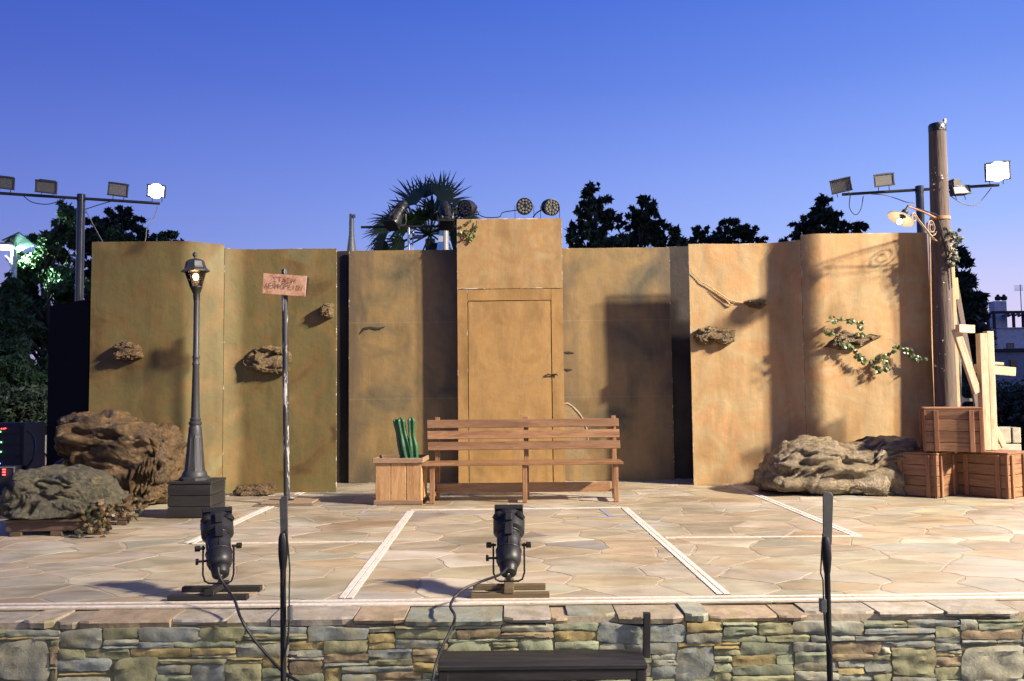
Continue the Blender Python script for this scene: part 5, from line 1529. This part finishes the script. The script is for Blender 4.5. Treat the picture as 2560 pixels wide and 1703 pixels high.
# ================================================================== IVY
def ivy_leaves(pts_, size, n, spread, seed, facing=(0, -1, 0)):
    rg = random.Random(seed)
    m = MB()
    shape = [(0, -.45), (.28, -.5), (.52, -.12), (.30, .05), (.34, .38), (.10, .30), (0, .62), (-.10, .30), (-.34, .38), (-.30, .05), (-.52, -.12), (-.28, -.5)]
    for k in range(n):
        i = rg.randrange(len(pts_) - 1); p = pts_[i].lerp(pts_[i + 1], rg.random())
        p = p + Vector((rg.gauss(0, spread), -abs(rg.gauss(0, spread * .6)), rg.gauss(0, spread)))
        s = size * rg.uniform(.6, 1.3)
        d = (Vector(facing) + Vector((rg.gauss(0, .55), rg.gauss(0, .35), rg.gauss(0, .55)))).normalized()
        q = d.to_track_quat('Z', 'Y').to_matrix() @ Matrix.Rotation(rg.uniform(0, 6.28), 3, 'Z')
        vs = [p + q @ Vector((x * s, y * s, -.25 * s * abs(x) - .1 * s * y * y)) for x, y in shape]
        c = p + q @ Vector((0, 0, .06 * s))
        vs.append(c)
        m.add(vs, [(j, (j + 1) % 12, 12) for j in range(12)])
    return m
IVY = pmat('ivy_leaf', [(.025, .045, .012), (.05, .085, .022), (.10, .13, .035), (.07, .075, .025)], scale=14, rough=(.28, .45), bump=.2, bscale=60, vary=.1)
IVYD = pmat('dry_ivy_leaf', [(.022, .030, .012), (.05, .055, .02), (.14, .075, .03), (.03, .04, .016)], scale=12, rough=(.4, .6), bump=.2, vary=.1)
IVYG = pmat('grey_ivy_leaf', [(.03, .04, .022), (.07, .08, .05), (.15, .15, .11)], scale=14, rough=(.4, .6), bump=.2, vary=.1)
STEM = pmat('ivy_stem', [(.035, .025, .014), (.07, .05, .028)], scale=14, bump=.3, vary=0)
def ivy(label, lines, size, dens, spread, mat_, seed, r=.004):
    A = [at(*p) for p in lines[0]]
    loc = A[0]
    t = thing('ivy', label, 'ivy', loc)
    st_, lv = MB(), MB()
    for i, ln in enumerate(lines):
        P = [at(*p) - loc for p in ln]
        st_.tube(P, r, 6)
        L_ = sum((b_ - a).length for a, b_ in zip(P, P[1:]))
        q = ivy_leaves(P, size, int(L_ * dens), spread, seed + i)
        lv.add(q.v, q.f)
    st_.build('stem', STEM, t)
    o = lv.build('leaves', mat_, t)
    o['kind'] = 'stuff'
    return t
yv = YR2 - .09
ivy('ivy trailing over the root-like rock on the bright orange flat', [
    [(1900, 742, yv), (1925, 735, yv), (1950, 738, yv), (1970, 745, yv), (1985, 760, yv)], [(1900, 772, yv), (1915, 768, yv), (1930, 778, yv), (1940, 795, yv)],
    [(1930, 790, yv), (1960, 800, yv), (1975, 818, yv), (1990, 830, yv), (2010, 832, yv), (2030, 825, yv), (2050, 815, yv), (2060, 798, yv), (2085, 808, yv), (2105, 822, yv - .02), (2140, 826, yv - .06)],
    [(2005, 832, yv), (2015, 850, yv), (2025, 858, yv), (2040, 850, yv), (2045, 830, yv)], [(1970, 775, yv), (1975, 765, yv), (1985, 772, yv)]], .052, 50, .018, IVY, 31)
ivy('grey bushy ivy sprig tied to the timber pole', [[(2180, 550, 9.4), (2190, 540, 9.4), (2203, 545, 9.4), (2200, 562, 9.4), (2188, 558, 9.4)], [(2195, 560, 9.4), (2192, 590, 9.44), (2190, 612, 9.46)]], .045, 190, .032, IVYG, 32)
ivy('green ivy sprig with a curled vine at the top corner of the door block', [[(1063, 522, YDR - .03), (1074, 512, YDR - .03), (1086, 510, YDR - .03)], [(1098, 508, YDR - .03), (1095, 525, YDR - .03), (1088, 538, YDR - .03), (1090, 548, YDR - .03), (1083, 560, YDR - .03)],
     [(1090, 548, YDR - .03), (1078, 550, YDR - .03), (1069, 545, YDR - .03), (1067, 533, YDR - .03), (1075, 528, YDR - .03), (1080, 536, YDR - .03), (1073, 545, YDR - .03)]], .042, 42, .012, pmat('ivy_leaf_light', [(.06, .09, .02), (.13, .16, .04), (.19, .21, .06)], scale=10, rough=(.4, .6), bump=.1, vary=0), 33, .006)
ivy('dry dark ivy heaped along the pallet of the grey rock', [[(190, 1210, 6.85), (215, 1200, 6.85), (245, 1195, 6.88), (275, 1185, 6.9), (300, 1175, 6.95), (320, 1165, 7.0)], [(195, 1195, 6.9), (230, 1180, 6.95), (270, 1168, 7.0), (310, 1160, 7.0)], [(190, 1217, 6.82), (230, 1213, 6.82), (262, 1205, 6.85)]], .048, 110, .035, IVYD, 34)

# ================================================================== TREES
def leaf_cloud(blobs, n, size, seed, squash=.75, aspect=1.7, hollow=.55):
    r = np.random.default_rng(seed)
    B = np.array(blobs, float)           # x y z r
    w = B[:, 3] ** 2; w /= w.sum()
    k = r.choice(len(B), n, p=w)
    d = r.normal(size=(n, 3)); d /= np.linalg.norm(d, axis=1)[:, None]
    rad_ = (hollow + (1 - hollow) * r.random(n)) * B[k, 3] * (1 + .14 * r.normal(size=n))
    C = B[k, :3] + d * rad_[:, None] * np.array([1, .9, squash])
    a = r.normal(size=(n, 3)); a /= np.linalg.norm(a, axis=1)[:, None]
    b = np.cross(a, r.normal(size=(n, 3))); b /= np.linalg.norm(b, axis=1)[:, None]
    s = size * (.55 + .9 * r.random(n))[:, None]
    V = np.stack([C - a * s * aspect, C + b * s * .62, C + a * s * aspect, C - b * s * .62], 1).reshape(-1, 3)
    return V, np.arange(n * 4).reshape(-1, 4)
BARK = pmat('bark', [(.012, .009, .007), (.026, .019, .014)], scale=8, stretch=(1, 1, .3), bump=.8, bscale=20, bdist=.03, vary=.1)
LEAFD = pmat('leaf_dark', [(.010, .020, .009), (.020, .038, .014), (.030, .05, .018)], scale=1.2, rough=(.5, .7), bump=0, vary=.1)
LEAFP = pmat('leaf_pine', [(.020, .044, .015), (.036, .078, .025), (.052, .10, .032)], scale=1.0, rough=(.5, .7), bump=0, vary=.1)
def tree(name, label, base, blobs_px, Y, n, size, seed, mat_=LEAFD, trunk_r=.2, sub=7, group=None, hollow=.5, squash=.85, limbs=True, dy=1.0, sprig=.42, core=True):
    rg = random.Random(seed)
    b0 = at(base, 900, Y); b0.z = -.06
    t = thing(name, label, 'tree', b0, 0, group)
    bl, cen = [], []
    for bp_ in blobs_px:
        x, y, rp_ = bp_[:3]
        yo = bp_[3] if len(bp_) > 3 else rg.uniform(-1, 1) * dy
        c = at(x, y, Y + yo); R_ = rp_ * K * Y / F_PX
        cen.append((c - b0, R_))
        for k in range(sub):
            d = Vector((rg.gauss(0, 1), rg.gauss(0, 1), rg.gauss(0, 1))).normalized() * R_ * rg.uniform(.25, 1.12)
            d.z *= .9
            q = c - b0 + d
            bl.append((q.x, q.y, q.z, R_ * rg.uniform(.18, sprig)))
        if core: bl.append((c.x - b0.x, c.y - b0.y, c.z - b0.z, R_ * .6))
    V, Fq = leaf_cloud(bl, n, size, seed, squash, hollow=hollow)
    me = numesh('crown', V, Fq); me.materials.append(mat_)
    tag(link(bpy.data.objects.new('crown', me), t), kind='stuff')
    top = max(c.z for c, _ in cen)
    m = MB(); m.tube([(0, 0, 0), (.05 * top, 0, top * .35), (0, .02 * top, top * .7), (cen[0][0].x * .5, 0, top * .9)], [trunk_r, trunk_r * .8, trunk_r * .5, trunk_r * .15], 10)
    if limbs:
        for c, R_ in cen:
            s = Vector((0, 0, max(.3 * c.z, c.z - .5 * abs(c.x) - .6)))
            m.tube([s, s.lerp(c, .5) + Vector((0, 0, .1 * R_)), c + Vector((0, 0, R_ * .2))], [trunk_r * .4, trunk_r * .25, trunk_r * .06], 6)
            for k in range(3):
                e_ = c + Vector((rg.uniform(-1, 1), rg.uniform(-1, 1), rg.uniform(-.3, 1))) * R_ * .9
                m.tube([s.lerp(c, .6), e_], [trunk_r * .16, trunk_r * .03], 5)
    m.build('trunk', BARK, t)
    return t
G_ = 'trees behind the stage set'
tree('broadleaf_tree', 'tall narrow dark tree just right of the door block', 1378, [(1360, 440, 22), (1375, 475, 34), (1350, 495, 28), (1400, 510, 34), (1335, 545, 34), (1375, 550, 40), (1415, 560, 30), (1360, 600, 50)], 19, 4200, .062, 41, LEAFD, .10, 24, G_, sprig=.17, hollow=.05, core=False)
tree('broadleaf_tree', 'second dark tree behind the recessed tan flat, forked top', 1480, [(1480, 462, 16), (1500, 482, 18), (1470, 500, 28), (1505, 520, 34), (1470, 545, 36), (1515, 555, 30), (1440, 555, 22), (1490, 600, 55)], 19.5, 3900, .062, 42, LEAFD, .10, 24, G_, sprig=.17, hollow=.05, core=False)
tree('broadleaf_tree', 'small slim dark tree above the black return flat', 1554, [(1553, 530, 10), (1556, 545, 12), (1552, 560, 14), (1574, 560, 10), (1555, 590, 20)], 19, 1000, .06, 43, LEAFD, .05, 12, G_, sprig=.26, core=False)
tree('round_tree', 'round dark bushy tree above the pale orange flat', 1670, [(1610, 540, 24), (1640, 548, 26), (1680, 530, 32), (1720, 545, 34), (1745, 560, 20), (1590, 560, 14), (1680, 580, 60)], 24, 9500, .05, 44, LEAFD, .12, 24, G_, sprig=.17, hollow=.05, core=False)
tree('pointed_tree', 'dark pointed tree left of the right floodlight mast', 1892, [(1893, 462, 14), (1890, 485, 24), (1870, 505, 26), (1912, 505, 26), (1845, 522, 24), (1890, 530, 45), (1940, 525, 22), (1980, 525, 16), (1835, 548, 18), (1805, 556, 10), (1890, 580, 60)], 22, 8500, .055, 45, LEAFD, .12, 22, G_, sprig=.17, hollow=.05, core=False)
tree('big_tree', 'tall dark tree standing behind the timber pole', 2215, [(2195, 600, 34), (2215, 650, 40), (2210, 700, 45), (2245, 690, 28), (2225, 760, 60), (2200, 840, 70), (2255, 720, 18)], 26, 15000, .10, 46, LEAFD, .3, 8, G_, sprig=.36)
tree('pine_tree', 'large pine lit green by the street lamp', 95, [(155, 490, 30), (150, 535, 40), (110, 560, 38), (90, 620, 60), (60, 700, 70), (100, 740, 85), (30, 790, 70), (150, 640, 60), (160, 700, 60), (45, 870, 80), (110, 880, 75), (10, 720, 40), (32, 655, 26, -.9), (28, 690, 40, -.8), (30, 740, 40, -.8), (5, 800, 50, -.8), (40, 800, 40, -.9), (20, 860, 60), (25, 920, 60)], 19.2, 90000, .042, 47, LEAFP, .12, 14, G_, sprig=.34, dy=1.4)
tree('round_tree', 'broad dark tree behind the far left flat', 280, [(230, 520, 40), (280, 505, 34), (320, 520, 30), (260, 560, 50), (200, 560, 40), (350, 560, 30), (390, 548, 24), (320, 590, 60), (410, 565, 14), (210, 640, 60)], 23, 34000, .05, 48, LEAFD, .10, 18, G_, sprig=.2, core=False)
# hedges closing the view low down at both sides
def hedge(label, x0, x1, ytop, Y, n, seed):
    bl = []
    rg = random.Random(seed)
    a, b_ = at(x0, ytop, Y), at(x1, ytop, Y)
    loc = Vector(((a.x + b_.x) / 2, Y, -.06))
    t = thing('hedge', label, 'hedge', loc)
    k = 40
    for i in range(k):
        p = a.lerp(b_, i / (k - 1))
        for z in range(4):
            bl.append((p.x - loc.x + rg.uniform(-.2, .2), rg.uniform(-.4, .4), (a.z) * (z + .6) / 4.3 + rg.uniform(-.1, .1), rg.uniform(.3, .55)))
    V, Fq = leaf_cloud(bl, n, .032, seed)
    me = numesh('foliage', V, Fq); me.materials.append(LEAFD)
    tag(link(bpy.data.objects.new('foliage', me), t), kind='stuff')
    m = MB()
    for i in range(8): m.tube([(a.x - loc.x + (b_.x - a.x) * (i + .5) / 8, 0, 0), (a.x - loc.x + (b_.x - a.x) * (i + .5) / 8, 0, a.z)], [.05, .02], 6)
    m.build('stems', BARK, t)
hedge('dark clipped hedge behind the low wall on the right', 2170, 2420, 905, 16, 32000, 61)
hedge('dark hedge behind the sound equipment on the left', -60, 175, 905, 15.5, 32000, 62)

# ---- fan palm
PALMM = pmat('palm_frond', [(.010, .026, .014), (.018, .045, .020), (.03, .06, .025)], scale=2, rough=(.35, .55), bump=0, vary=.2)
Yp = 15.0
pc_ = at(990, 538, Yp)
pal_t = thing('palm_tree', 'dark fan palm rising behind the recessed flat and spotlights', 'palm tree', (pc_.x, Yp, -.06))
hp = pc_.z + .06
m = MB(); m.tube([(0, 0, 0), (.05, 0, hp * .5), (0, 0, hp - .1)], [.16, .13, .09], 14); m.build('trunk', BARK, pal_t)
rg = random.Random(77)
def frond(az, elev, petiole, blade, droop, dirv):
    d = Vector(dirv).normalized()
    s = d.cross(Vector((0, 1, .15))).normalized(); n_ = s.cross(d).normalized()
    o = Vector((0, 0, hp))
    e = o + d * petiole
    m = MB(); m.tube([o, o.lerp(e, .5), e], [.018, .015, .01], 6)
    V, Fc = [], []
    N = 26
    for i in range(N):
        a = rad(-62 + 124 * i / (N - 1)) + rg.uniform(-.07, .07)
        L_ = blade * (.78 + .22 * math.cos(a)) * rg.uniform(.68, 1.12)
        droop_ = droop * rg.uniform(.5, 2.0)
        u = (d * math.cos(a) + s * math.sin(a)).normalized()
        side_ = u.cross(n_).normalized()
        pts_ = []
        for k in range(5):
            t = k / 4
            pts_.append(e + u * L_ * t + Vector((0, 0, -1)) * droop_ * t * t * L_ * (1 + .8 * abs(math.sin(a))) + n_ * .03 * t)
        for k, wd in enumerate((.014, .024, .017, .010, .002)):
            V += [tuple(pts_[k] + side_ * wd), tuple(pts_[k] - side_ * wd)]
        b0 = len(V) - 10
        Fc += [(b0 + 2 * k, b0 + 2 * k + 1, b0 + 2 * k + 3, b0 + 2 * k + 2) for k in range(4)]
    m.add(V, Fc)
    m.build('frond', PALMM, pal_t)
for dv, pt_, bl_, dr in (((-.42, .1, .9), .62, .58, .05), ((.40, -.1, .95), .60, .60, .03), ((.05, .4, .9), .5, .55, .08), ((-.14, .2, .95), .72, .50, .05), ((.16, .2, .95), .75, .50, .04), ((-.75, .2, .62), .62, .50, .2), ((.62, .2, .75), .55, .45, .15),
                         ((-.92, .0, .30), .70, .50, .3), ((-.95, -.2, .05), .75, .45, .35), ((.75, .1, .35), .70, .42, .3), ((-.75, .2, -.35), .68, .55, .25), ((-.9, .1, -.2), .8, .45, .3), ((.55, -.2, -.45), .6, .48, .3),
                         ((.8, .1, .0), .7, .42, .3), ((.1, -.6, -.5), .5, .45, .3), ((-.2, -.7, .3), .5, .5, .2), ((.25, .3, -.8), .5, .5, .1), ((-.35, .3, -.7), .55, .55, .15), ((-.1, -.3, .2), .3, .45, .2)):
    frond(0, 0, pt_, bl_, dr, dv)
for k in range(16):
    a = rg.uniform(0, 6.28); z = rg.uniform(-.55, .75)
    frond(0, 0, rg.uniform(.35, .6), rg.uniform(.42, .55), rg.uniform(.1, .35), (math.cos(a), .7 * math.sin(a), z))

# ================================================================== BACKGROUND: masts, houses, walls, equipment
gm = thing('grey_column', 'slim grey metal column with flared foot behind the left flat', 'column', (at(809, 560, 14).x, 14, -.06))
zt_ = at(809, 493, 14).z + .06; zf = at(809, 540, 14).z + .06
MB().tube([(0, 0, 0), (0, 0, zf - .32), (0, 0, zf), (0, 0, zt_)], [.14, .085, .045, .037], 14).build('shaft', pmat('zinc', [(.13, .14, .14), (.19, .20, .195)], scale=5, rough=(.45, .6), metal=.2, bump=.1, vary=0), gm)
MB().box((.05, -.03, zt_ - .04), (.04, .04, .05)).build('cable_eye', GREY_METAL, gm)
sm_ = thing('striped_banner', 'blue and white striped banner on a grey pole before the palm', 'banner', (at(1025, 560, 13.5).x, 13.5, -.06))
o = Vector(sm_.location)
zt_ = at(1020, 528, 13.5).z + .06
MB().tube([(0, 0, 0), (0, 0, zt_)], .055, 14).build('pole', pmat('zinc2', [(.30, .30, .29), (.40, .40, .38)], scale=4, rough=(.4, .55), metal=.2, bump=0, vary=0), sm_)
BLUE = pmat('blue_cloth', [(.025, .085, .30), (.035, .11, .36)], bump=.1, vary=0); WHT = pmat('white_cloth', [(.40, .44, .50), (.52, .55, .58)], bump=.1, vary=0)
bands = [(528, 543, BLUE, 1010, 1012), (543, 557, WHT, 1008, 1010), (557, 580, BLUE, 1004, 1008), (580, 600, WHT, 1000, 1004)]
for y0, y1, mt, xl_, xu_ in bands:
    q = [at(xl_, y1 - .4, 13.44) - o, at(1019, y1 - .4, 13.44) - o, at(1019, y0, 13.44) - o, at(xu_, y0, 13.44) - o]
    MB().prism(q, .05, (0, 1, 0)).build('stripe', mt, sm_)
# street lamp at far left
YS = 18.7
sp_ = at(33, 575, YS)
sl_ = thing('street_lamp', 'white street lamp with solar panel, lit beside the pine', 'street lamp', (sp_.x, YS, -.06))
o = Vector(sl_.location)
WPOLE = pmat('white_pole', [(.55, .56, .56), (.7, .7, .7)], bump=0, vary=0)
MB().tube([(0, 0, 0), (0, 0, sp_.z + .06)], .06, 14).build('pole', WPOLE, sl_)
m = MB(); hp_ = at(16, 573, YS) - o; m.tube([Vector((0, 0, sp_.z - o.z)), hp_ + Vector((.1, 0, 0))], .03, 8); m.tube([at(12, 590, YS) - o, at(27, 608, YS) - o], .035, 8); m.tube([at(46, 590, YS) - o, at(36, 606, YS) - o], .02, 8); m.build('brackets', WPOLE, sl_)
MB().box(at(14, 569, YS) - o + Vector((0, -.02, .05)), (.36, .3, .06)).build('lamp_housing', WPOLE, sl_, .01)
MB().box(at(14, 569, YS) - o + Vector((0, -.03, -.02)), (.30, .26, .07)).build('lamp_glass', emit('led_lamp', (.80, .95, 1.0), 9.0), sl_, .01)
MB().box((0, 0, 0), (.42, .5, .03)).build('solar_panel', pmat('solar', [(.03, .04, .05), (.05, .07, .08)], rough=(.2, .3), bump=0, vary=0), sl_, 0, 1, at(42, 558, YS) - o).rotation_euler = (rad(-25), rad(-25), 0)
ll = bpy.data.lights.new('street_light', 'SPOT'); ll.energy, ll.color, ll.shadow_soft_size, ll.spot_size, ll.spot_blend = 2600, (.60, 1.0, .74), .12, rad(130), .5
lo = bpy.data.objects.new('street_light', ll); lo.location = at(14, 573, YS) - o + Vector((.05, 0, -.10)); lo.rotation_euler = Vector((1, .30, .12)).to_track_quat('-Z', 'Y').to_euler(); link(lo, sl_)

# ---- houses at the right
HWALL = pmat('house_wall', [(.55, .54, .50), (.66, .65, .60)], scale=.6, rough=(.8, .9), bump=.2, vary=.08)
DARKW = pmat('dark_timber', [(.02, .016, .014), (.035, .028, .024)], vary=.1)
WGL = pmat('window_glass', [(.012, .014, .018), (.025, .028, .035)], rough=(.08, .15), bump=0, vary=.1)
YH = 45.0
def H(px, py, Y=YH): return at(px, py, Y)
hs = thing('white_house', 'white house with roof pergola and two chimneys beyond the crates', 'house', (H(2380, 900).x, YH, -.06))
o = Vector(hs.location)
def blk(name, x0, x1, y0, y1, d0, d1, m_, parent=hs, bev=0.0, to_ground=False):
    a, b_ = H(x0, y1, YH + d0) - o, H(x1, y0, YH + d0) - o
    z0 = 0 if to_ground else a.z
    return MB().box(((a.x + b_.x) / 2, (d0 + d1) / 2, (z0 + b_.z) / 2), (b_.x - a.x, d1 - d0, b_.z - z0)).build(name, m_, parent, bev)
blk('wall', 2305, 2480, 756, 990, 0, 6, HWALL, to_ground=True)
blk('wing', 2276, 2305, 760, 990, 1.2, 6, HWALL, to_ground=True)
blk('cornice', 2303, 2482, 752, 756.5, -.08, 6.1, HWALL)
for x in (2297, 2311):
    c = blk('chimney', x - 5.5, x + 5.5, 693, 756, 1.3, 1.85, HWALL)
    a = H(x, 690, YH + 1.6) - o
    MB().lathe([(.10, -.05), (.16, .0), (.16, .16), (.06, .22), (.10, .25), (.02, .30)], 10, Matrix.Translation(a)).build('chimney_pot', DARKW, c)
m = MB()
for k in range(7):
    p = H(2322 + k * 12, 722, YH + 2) - o; q = H(2322 + k * 12 - 14, 728, YH) - o
    m.tube([p, q], .06, 6)
pg = m.build('pergola_rafters', DARKW, hs)
blk('pergola_beam', 2285, 2480, 714, 722, .2, .35, DARKW)
blk('pergola_beam', 2285, 2480, 722, 726, 2.2, 2.35, DARKW)
for x in (2276, 2290, 2335, 2357, 2400): blk('pergola_post', x - 1.2, x + 1.2, 722, 757, .25, .4, DARKW)
for x0, x1, y0, y1 in ((2318, 2334, 790, 815), (2345, 2357, 835, 860), (2372, 2390, 790, 815)):
    w_ = blk('window', x0, x1, y0, y1, -.02, .1, DARKW); blk('pane', x0 + 1.2, x1 - 1.2, y0 + 1.2, y1 - 1.2, -.05, -.02, WGL, w_)
blk('window', 2281, 2300, 782, 800, 1.15, 1.3, WGL)
blk('balcony', 2280, 2420, 838, 843, -1.3, 0, HWALL)
m = MB()
for k in range(14):
    p = H(2312 + k * 6, 838, YH - 1.2) - o; m.tube([p, p + Vector((0, 0, .8))], .02, 5)
m.tube([H(2312, 838, YH - 1.2) - o + Vector((0, 0, .8)), H(2396, 838, YH - 1.2) - o + Vector((0, 0, .8))], .03, 6)
m.build('railing', GREY_METAL, hs)
an = thing('roof_antenna', 'thin television antenna standing on the white house', 'antenna', H(2353, 756, YH + 3))
m = MB(); m.tube([(0, 0, 0), (0, 0, H(2353, 655, YH + 3).z - H(2353, 756, YH + 3).z)], .025, 6)
tz = H(2353, 658, YH + 3).z - an.location.z
for k in range(5): m.tube([(-.35, .0, tz - .07 * k), (.15, 0, tz - .07 * k)], .012, 5)
m.build('mast', GREY_METAL, an)
hb = thing('low_house', 'plain low house wall far behind the timber frame', 'house', (H(2320, 900, 38).x, 38, -.06))
o2 = Vector(hb.location)
a, b_ = H(2290, 880, 38) - o2, H(2470, 808, 38) - o2
MB().box(((a.x + b_.x) / 2, 2, b_.z / 2), (b_.x - a.x, 4, b_.z)).build('wall', pmat('house_wall_dim', [(.22, .24, .27), (.30, .32, .34)], scale=.5, rough=(.8, .9), vary=0), hb)
MB().box(((a.x + b_.x) / 2, 1.95, b_.z + .06), (b_.x - a.x + .3, 4.3, .12)).build('roof_slab', DARKW, hb)
q0, q1 = H(2325, 850, 38) - o2, H(2338, 828, 38) - o2
MB().box(((q0.x + q1.x) / 2, -.02, (q0.z + q1.z) / 2), (q1.x - q0.x, .1, q1.z - q0.z)).build('window', WGL, hb)

# ---- low block walls left and right
BLK = tone_mat('wall_block', scale=7, contrast=(.7, 1.25), rough=(.75, .9), bump=.7, bscale=24, bdist=.012)
def low_wall(label, x0, x1, ytop, Y, rows, seed, base_c):
    a, b_ = at(x0, ytop, Y), at(x1, ytop, Y)
    hgt = a.z
    t = thing('block_wall', label, 'wall', ((a.x + b_.x) / 2, Y + .15, -.06))
    rg = random.Random(seed)
    Wd = b_.x - a.x
    MB().box((0, .02, hgt / 2), (Wd - .03, .22, hgt - .03)).build('core', MORTAR, t)
    z = .0
    for r_ in range(rows):
        hh = (hgt + .06) / rows
        x = -Wd / 2
        while x < Wd / 2 - .02:
            w = min(rg.uniform(.22, .48), Wd / 2 - x)
            if Wd / 2 - x - w < .12: w = Wd / 2 - x
            me = MB().box((0, 0, 0), (w - .014, .30 + rg.uniform(-.02, .02), hh - .012)).mesh('block', .018, 2)
            k = rg.uniform(.8, 1.15); set_tone(me, [(base_c[0] * k, base_c[1] * k, base_c[2] * k, rg.random())] * len(me.vertices)); me.materials.append(BLK)
            o_ = bpy.data.objects.new('block', me); o_.location = (x + w / 2, 0, z + hh / 2); link(o_, t)
            x += w
        z += hh
    return t
low_wall('low beige stone block wall behind the crates on the right', 2236, 2350, 984, 11.2, 3, 71, (.34, .31, .23))
low_wall('low pale block wall behind the sound equipment on the left', -40, 150, 1004, 12.6, 2, 72, (.26, .25, .19))
# ---- sound equipment at the far left
YQ = 10.6
RACK = pmat('rack_black', [(.006, .006, .007), (.014, .014, .016)], rough=(.5, .7), bump=.1, vary=.1)
rk0, rk1 = at(-60, 1100, YQ), at(52, 1100, YQ)
rk = thing('amplifier_rack', 'black amplifier rack with small red and green lights', 'equipment rack', ((rk0.x + rk1.x) / 2, YQ + .25, 0))
o = Vector(rk.location)
rw = rk1.x - rk0.x; rh = at(0, 975, YQ).z
MB().box((0, 0, rh / 2), (rw, .5, rh)).build('case', RACK, rk, .01)
MB().box((.02, -.255, rh / 2), (rw * .84, .012, rh * .9)).build('front_panel', pmat('rack_panel', [(.010, .010, .012), (.02, .02, .022)], vary=0), rk, .003)
for k in range(5): MB().box((.02, -.266, rh * (.12 + .18 * k)), (rw * .8, .012, rh * .02)).build('unit_edge', BLACK_METAL, rk)
for nm, c_, lst in (('red_light', (1, .05, .06), [(4, 987), (9, 987), (13, 986)]), ('green_light', (.2, 1, .25), [(1, 994), (3, 1018), (2, 1040)]), ('blue_light', (.1, .2, 1), [(0, 1067)])):
    for (x, y) in lst: MB().lathe([(.008, 0), (.008, .008), (.003, .012)], 10, Matrix.Translation(at(x, y, YQ - .016) - o) @ Matrix.Rotation(rad(90), 4, 'X')).build(nm, emit(nm, c_, 6.0), rk)
YK = 9.7
dk = thing('dimmer_box', 'small silver edged box with three red lights on the floor', 'dimmer box', (at(8, 1100, YK).x, YK + .12, 0))
o = Vector(dk.location)
dh = at(8, 1075, YK).z + .0
MB().box((0, 0, dh / 2), (.24, .22, dh)).build('case', RACK, dk, .004)
m = MB()
for sx in (-1, 1): m.box((sx * .116, -.112, dh / 2), (.012, .012, dh))
m.box((0, -.112, dh - .006), (.22, .012, .012)); m.box((0, -.112, .006), (.22, .012, .012)); m.build('edge_trim', GREY_METAL, dk)
for y in (1081, 1087, 1093): MB().box(at(9, y, YK - .005) - o, (.035, .008, .012)).build('red_light', emit('red_bar', (1, .06, .06), 7.0), dk, .002)
ex = at(85, 1062, 11.6)
fe_ = thing('red_canister', 'red canister with a silver handle by the low block wall', 'canister', (ex.x, 11.6, 0))
rz_ = at(85, 1040, 11.6).z
REDP = pmat('red_paint', [(.22, .018, .008), (.32, .035, .014)], rough=(.3, .45), bump=0, vary=0)
MB().lathe([(.10, 0), (.105, .03), (.105, rz_ * .82), (.08, rz_ * .95), (.03, rz_)], 20).build('body', REDP, fe_)
MB().lathe([(.06, 0), (.062, .02), (.062, rz_ * .45), (.03, rz_ * .5)], 16, Matrix.Translation((.16, -.04, 0))).build('small_tank', REDP, fe_)
MB().tube([(-.03, -.05, rz_), (.02, -.08, rz_ + .07), (.07, -.09, rz_ - .02), (.10, -.10, rz_ * .4)], .012, 8).build('handle', GREY_METAL, fe_)
cable('equipment_cable', [(62, 992, 10.4), (75, 1005, 10.4), (80, 1030, 10.35), (75, 1055, 10.3), (62, 1075, 10.3), (55, 1095, 10.2)], .016, 'thick black cable looping down from the amplifier rack')
cable('equipment_cable', [(88, 1048, 11.5), (100, 1042, 11.5), (109, 1055, 11.5), (112, 1085, 11.5)], .010, 'thin black hose curving beside the red canister')
cable('floor_cable', [(-10, 1146, 7.95), (15, 1146, 7.95), (28, 1142, 7.98)], .007, 'thin black cable lying on the paving left of the grey rock')
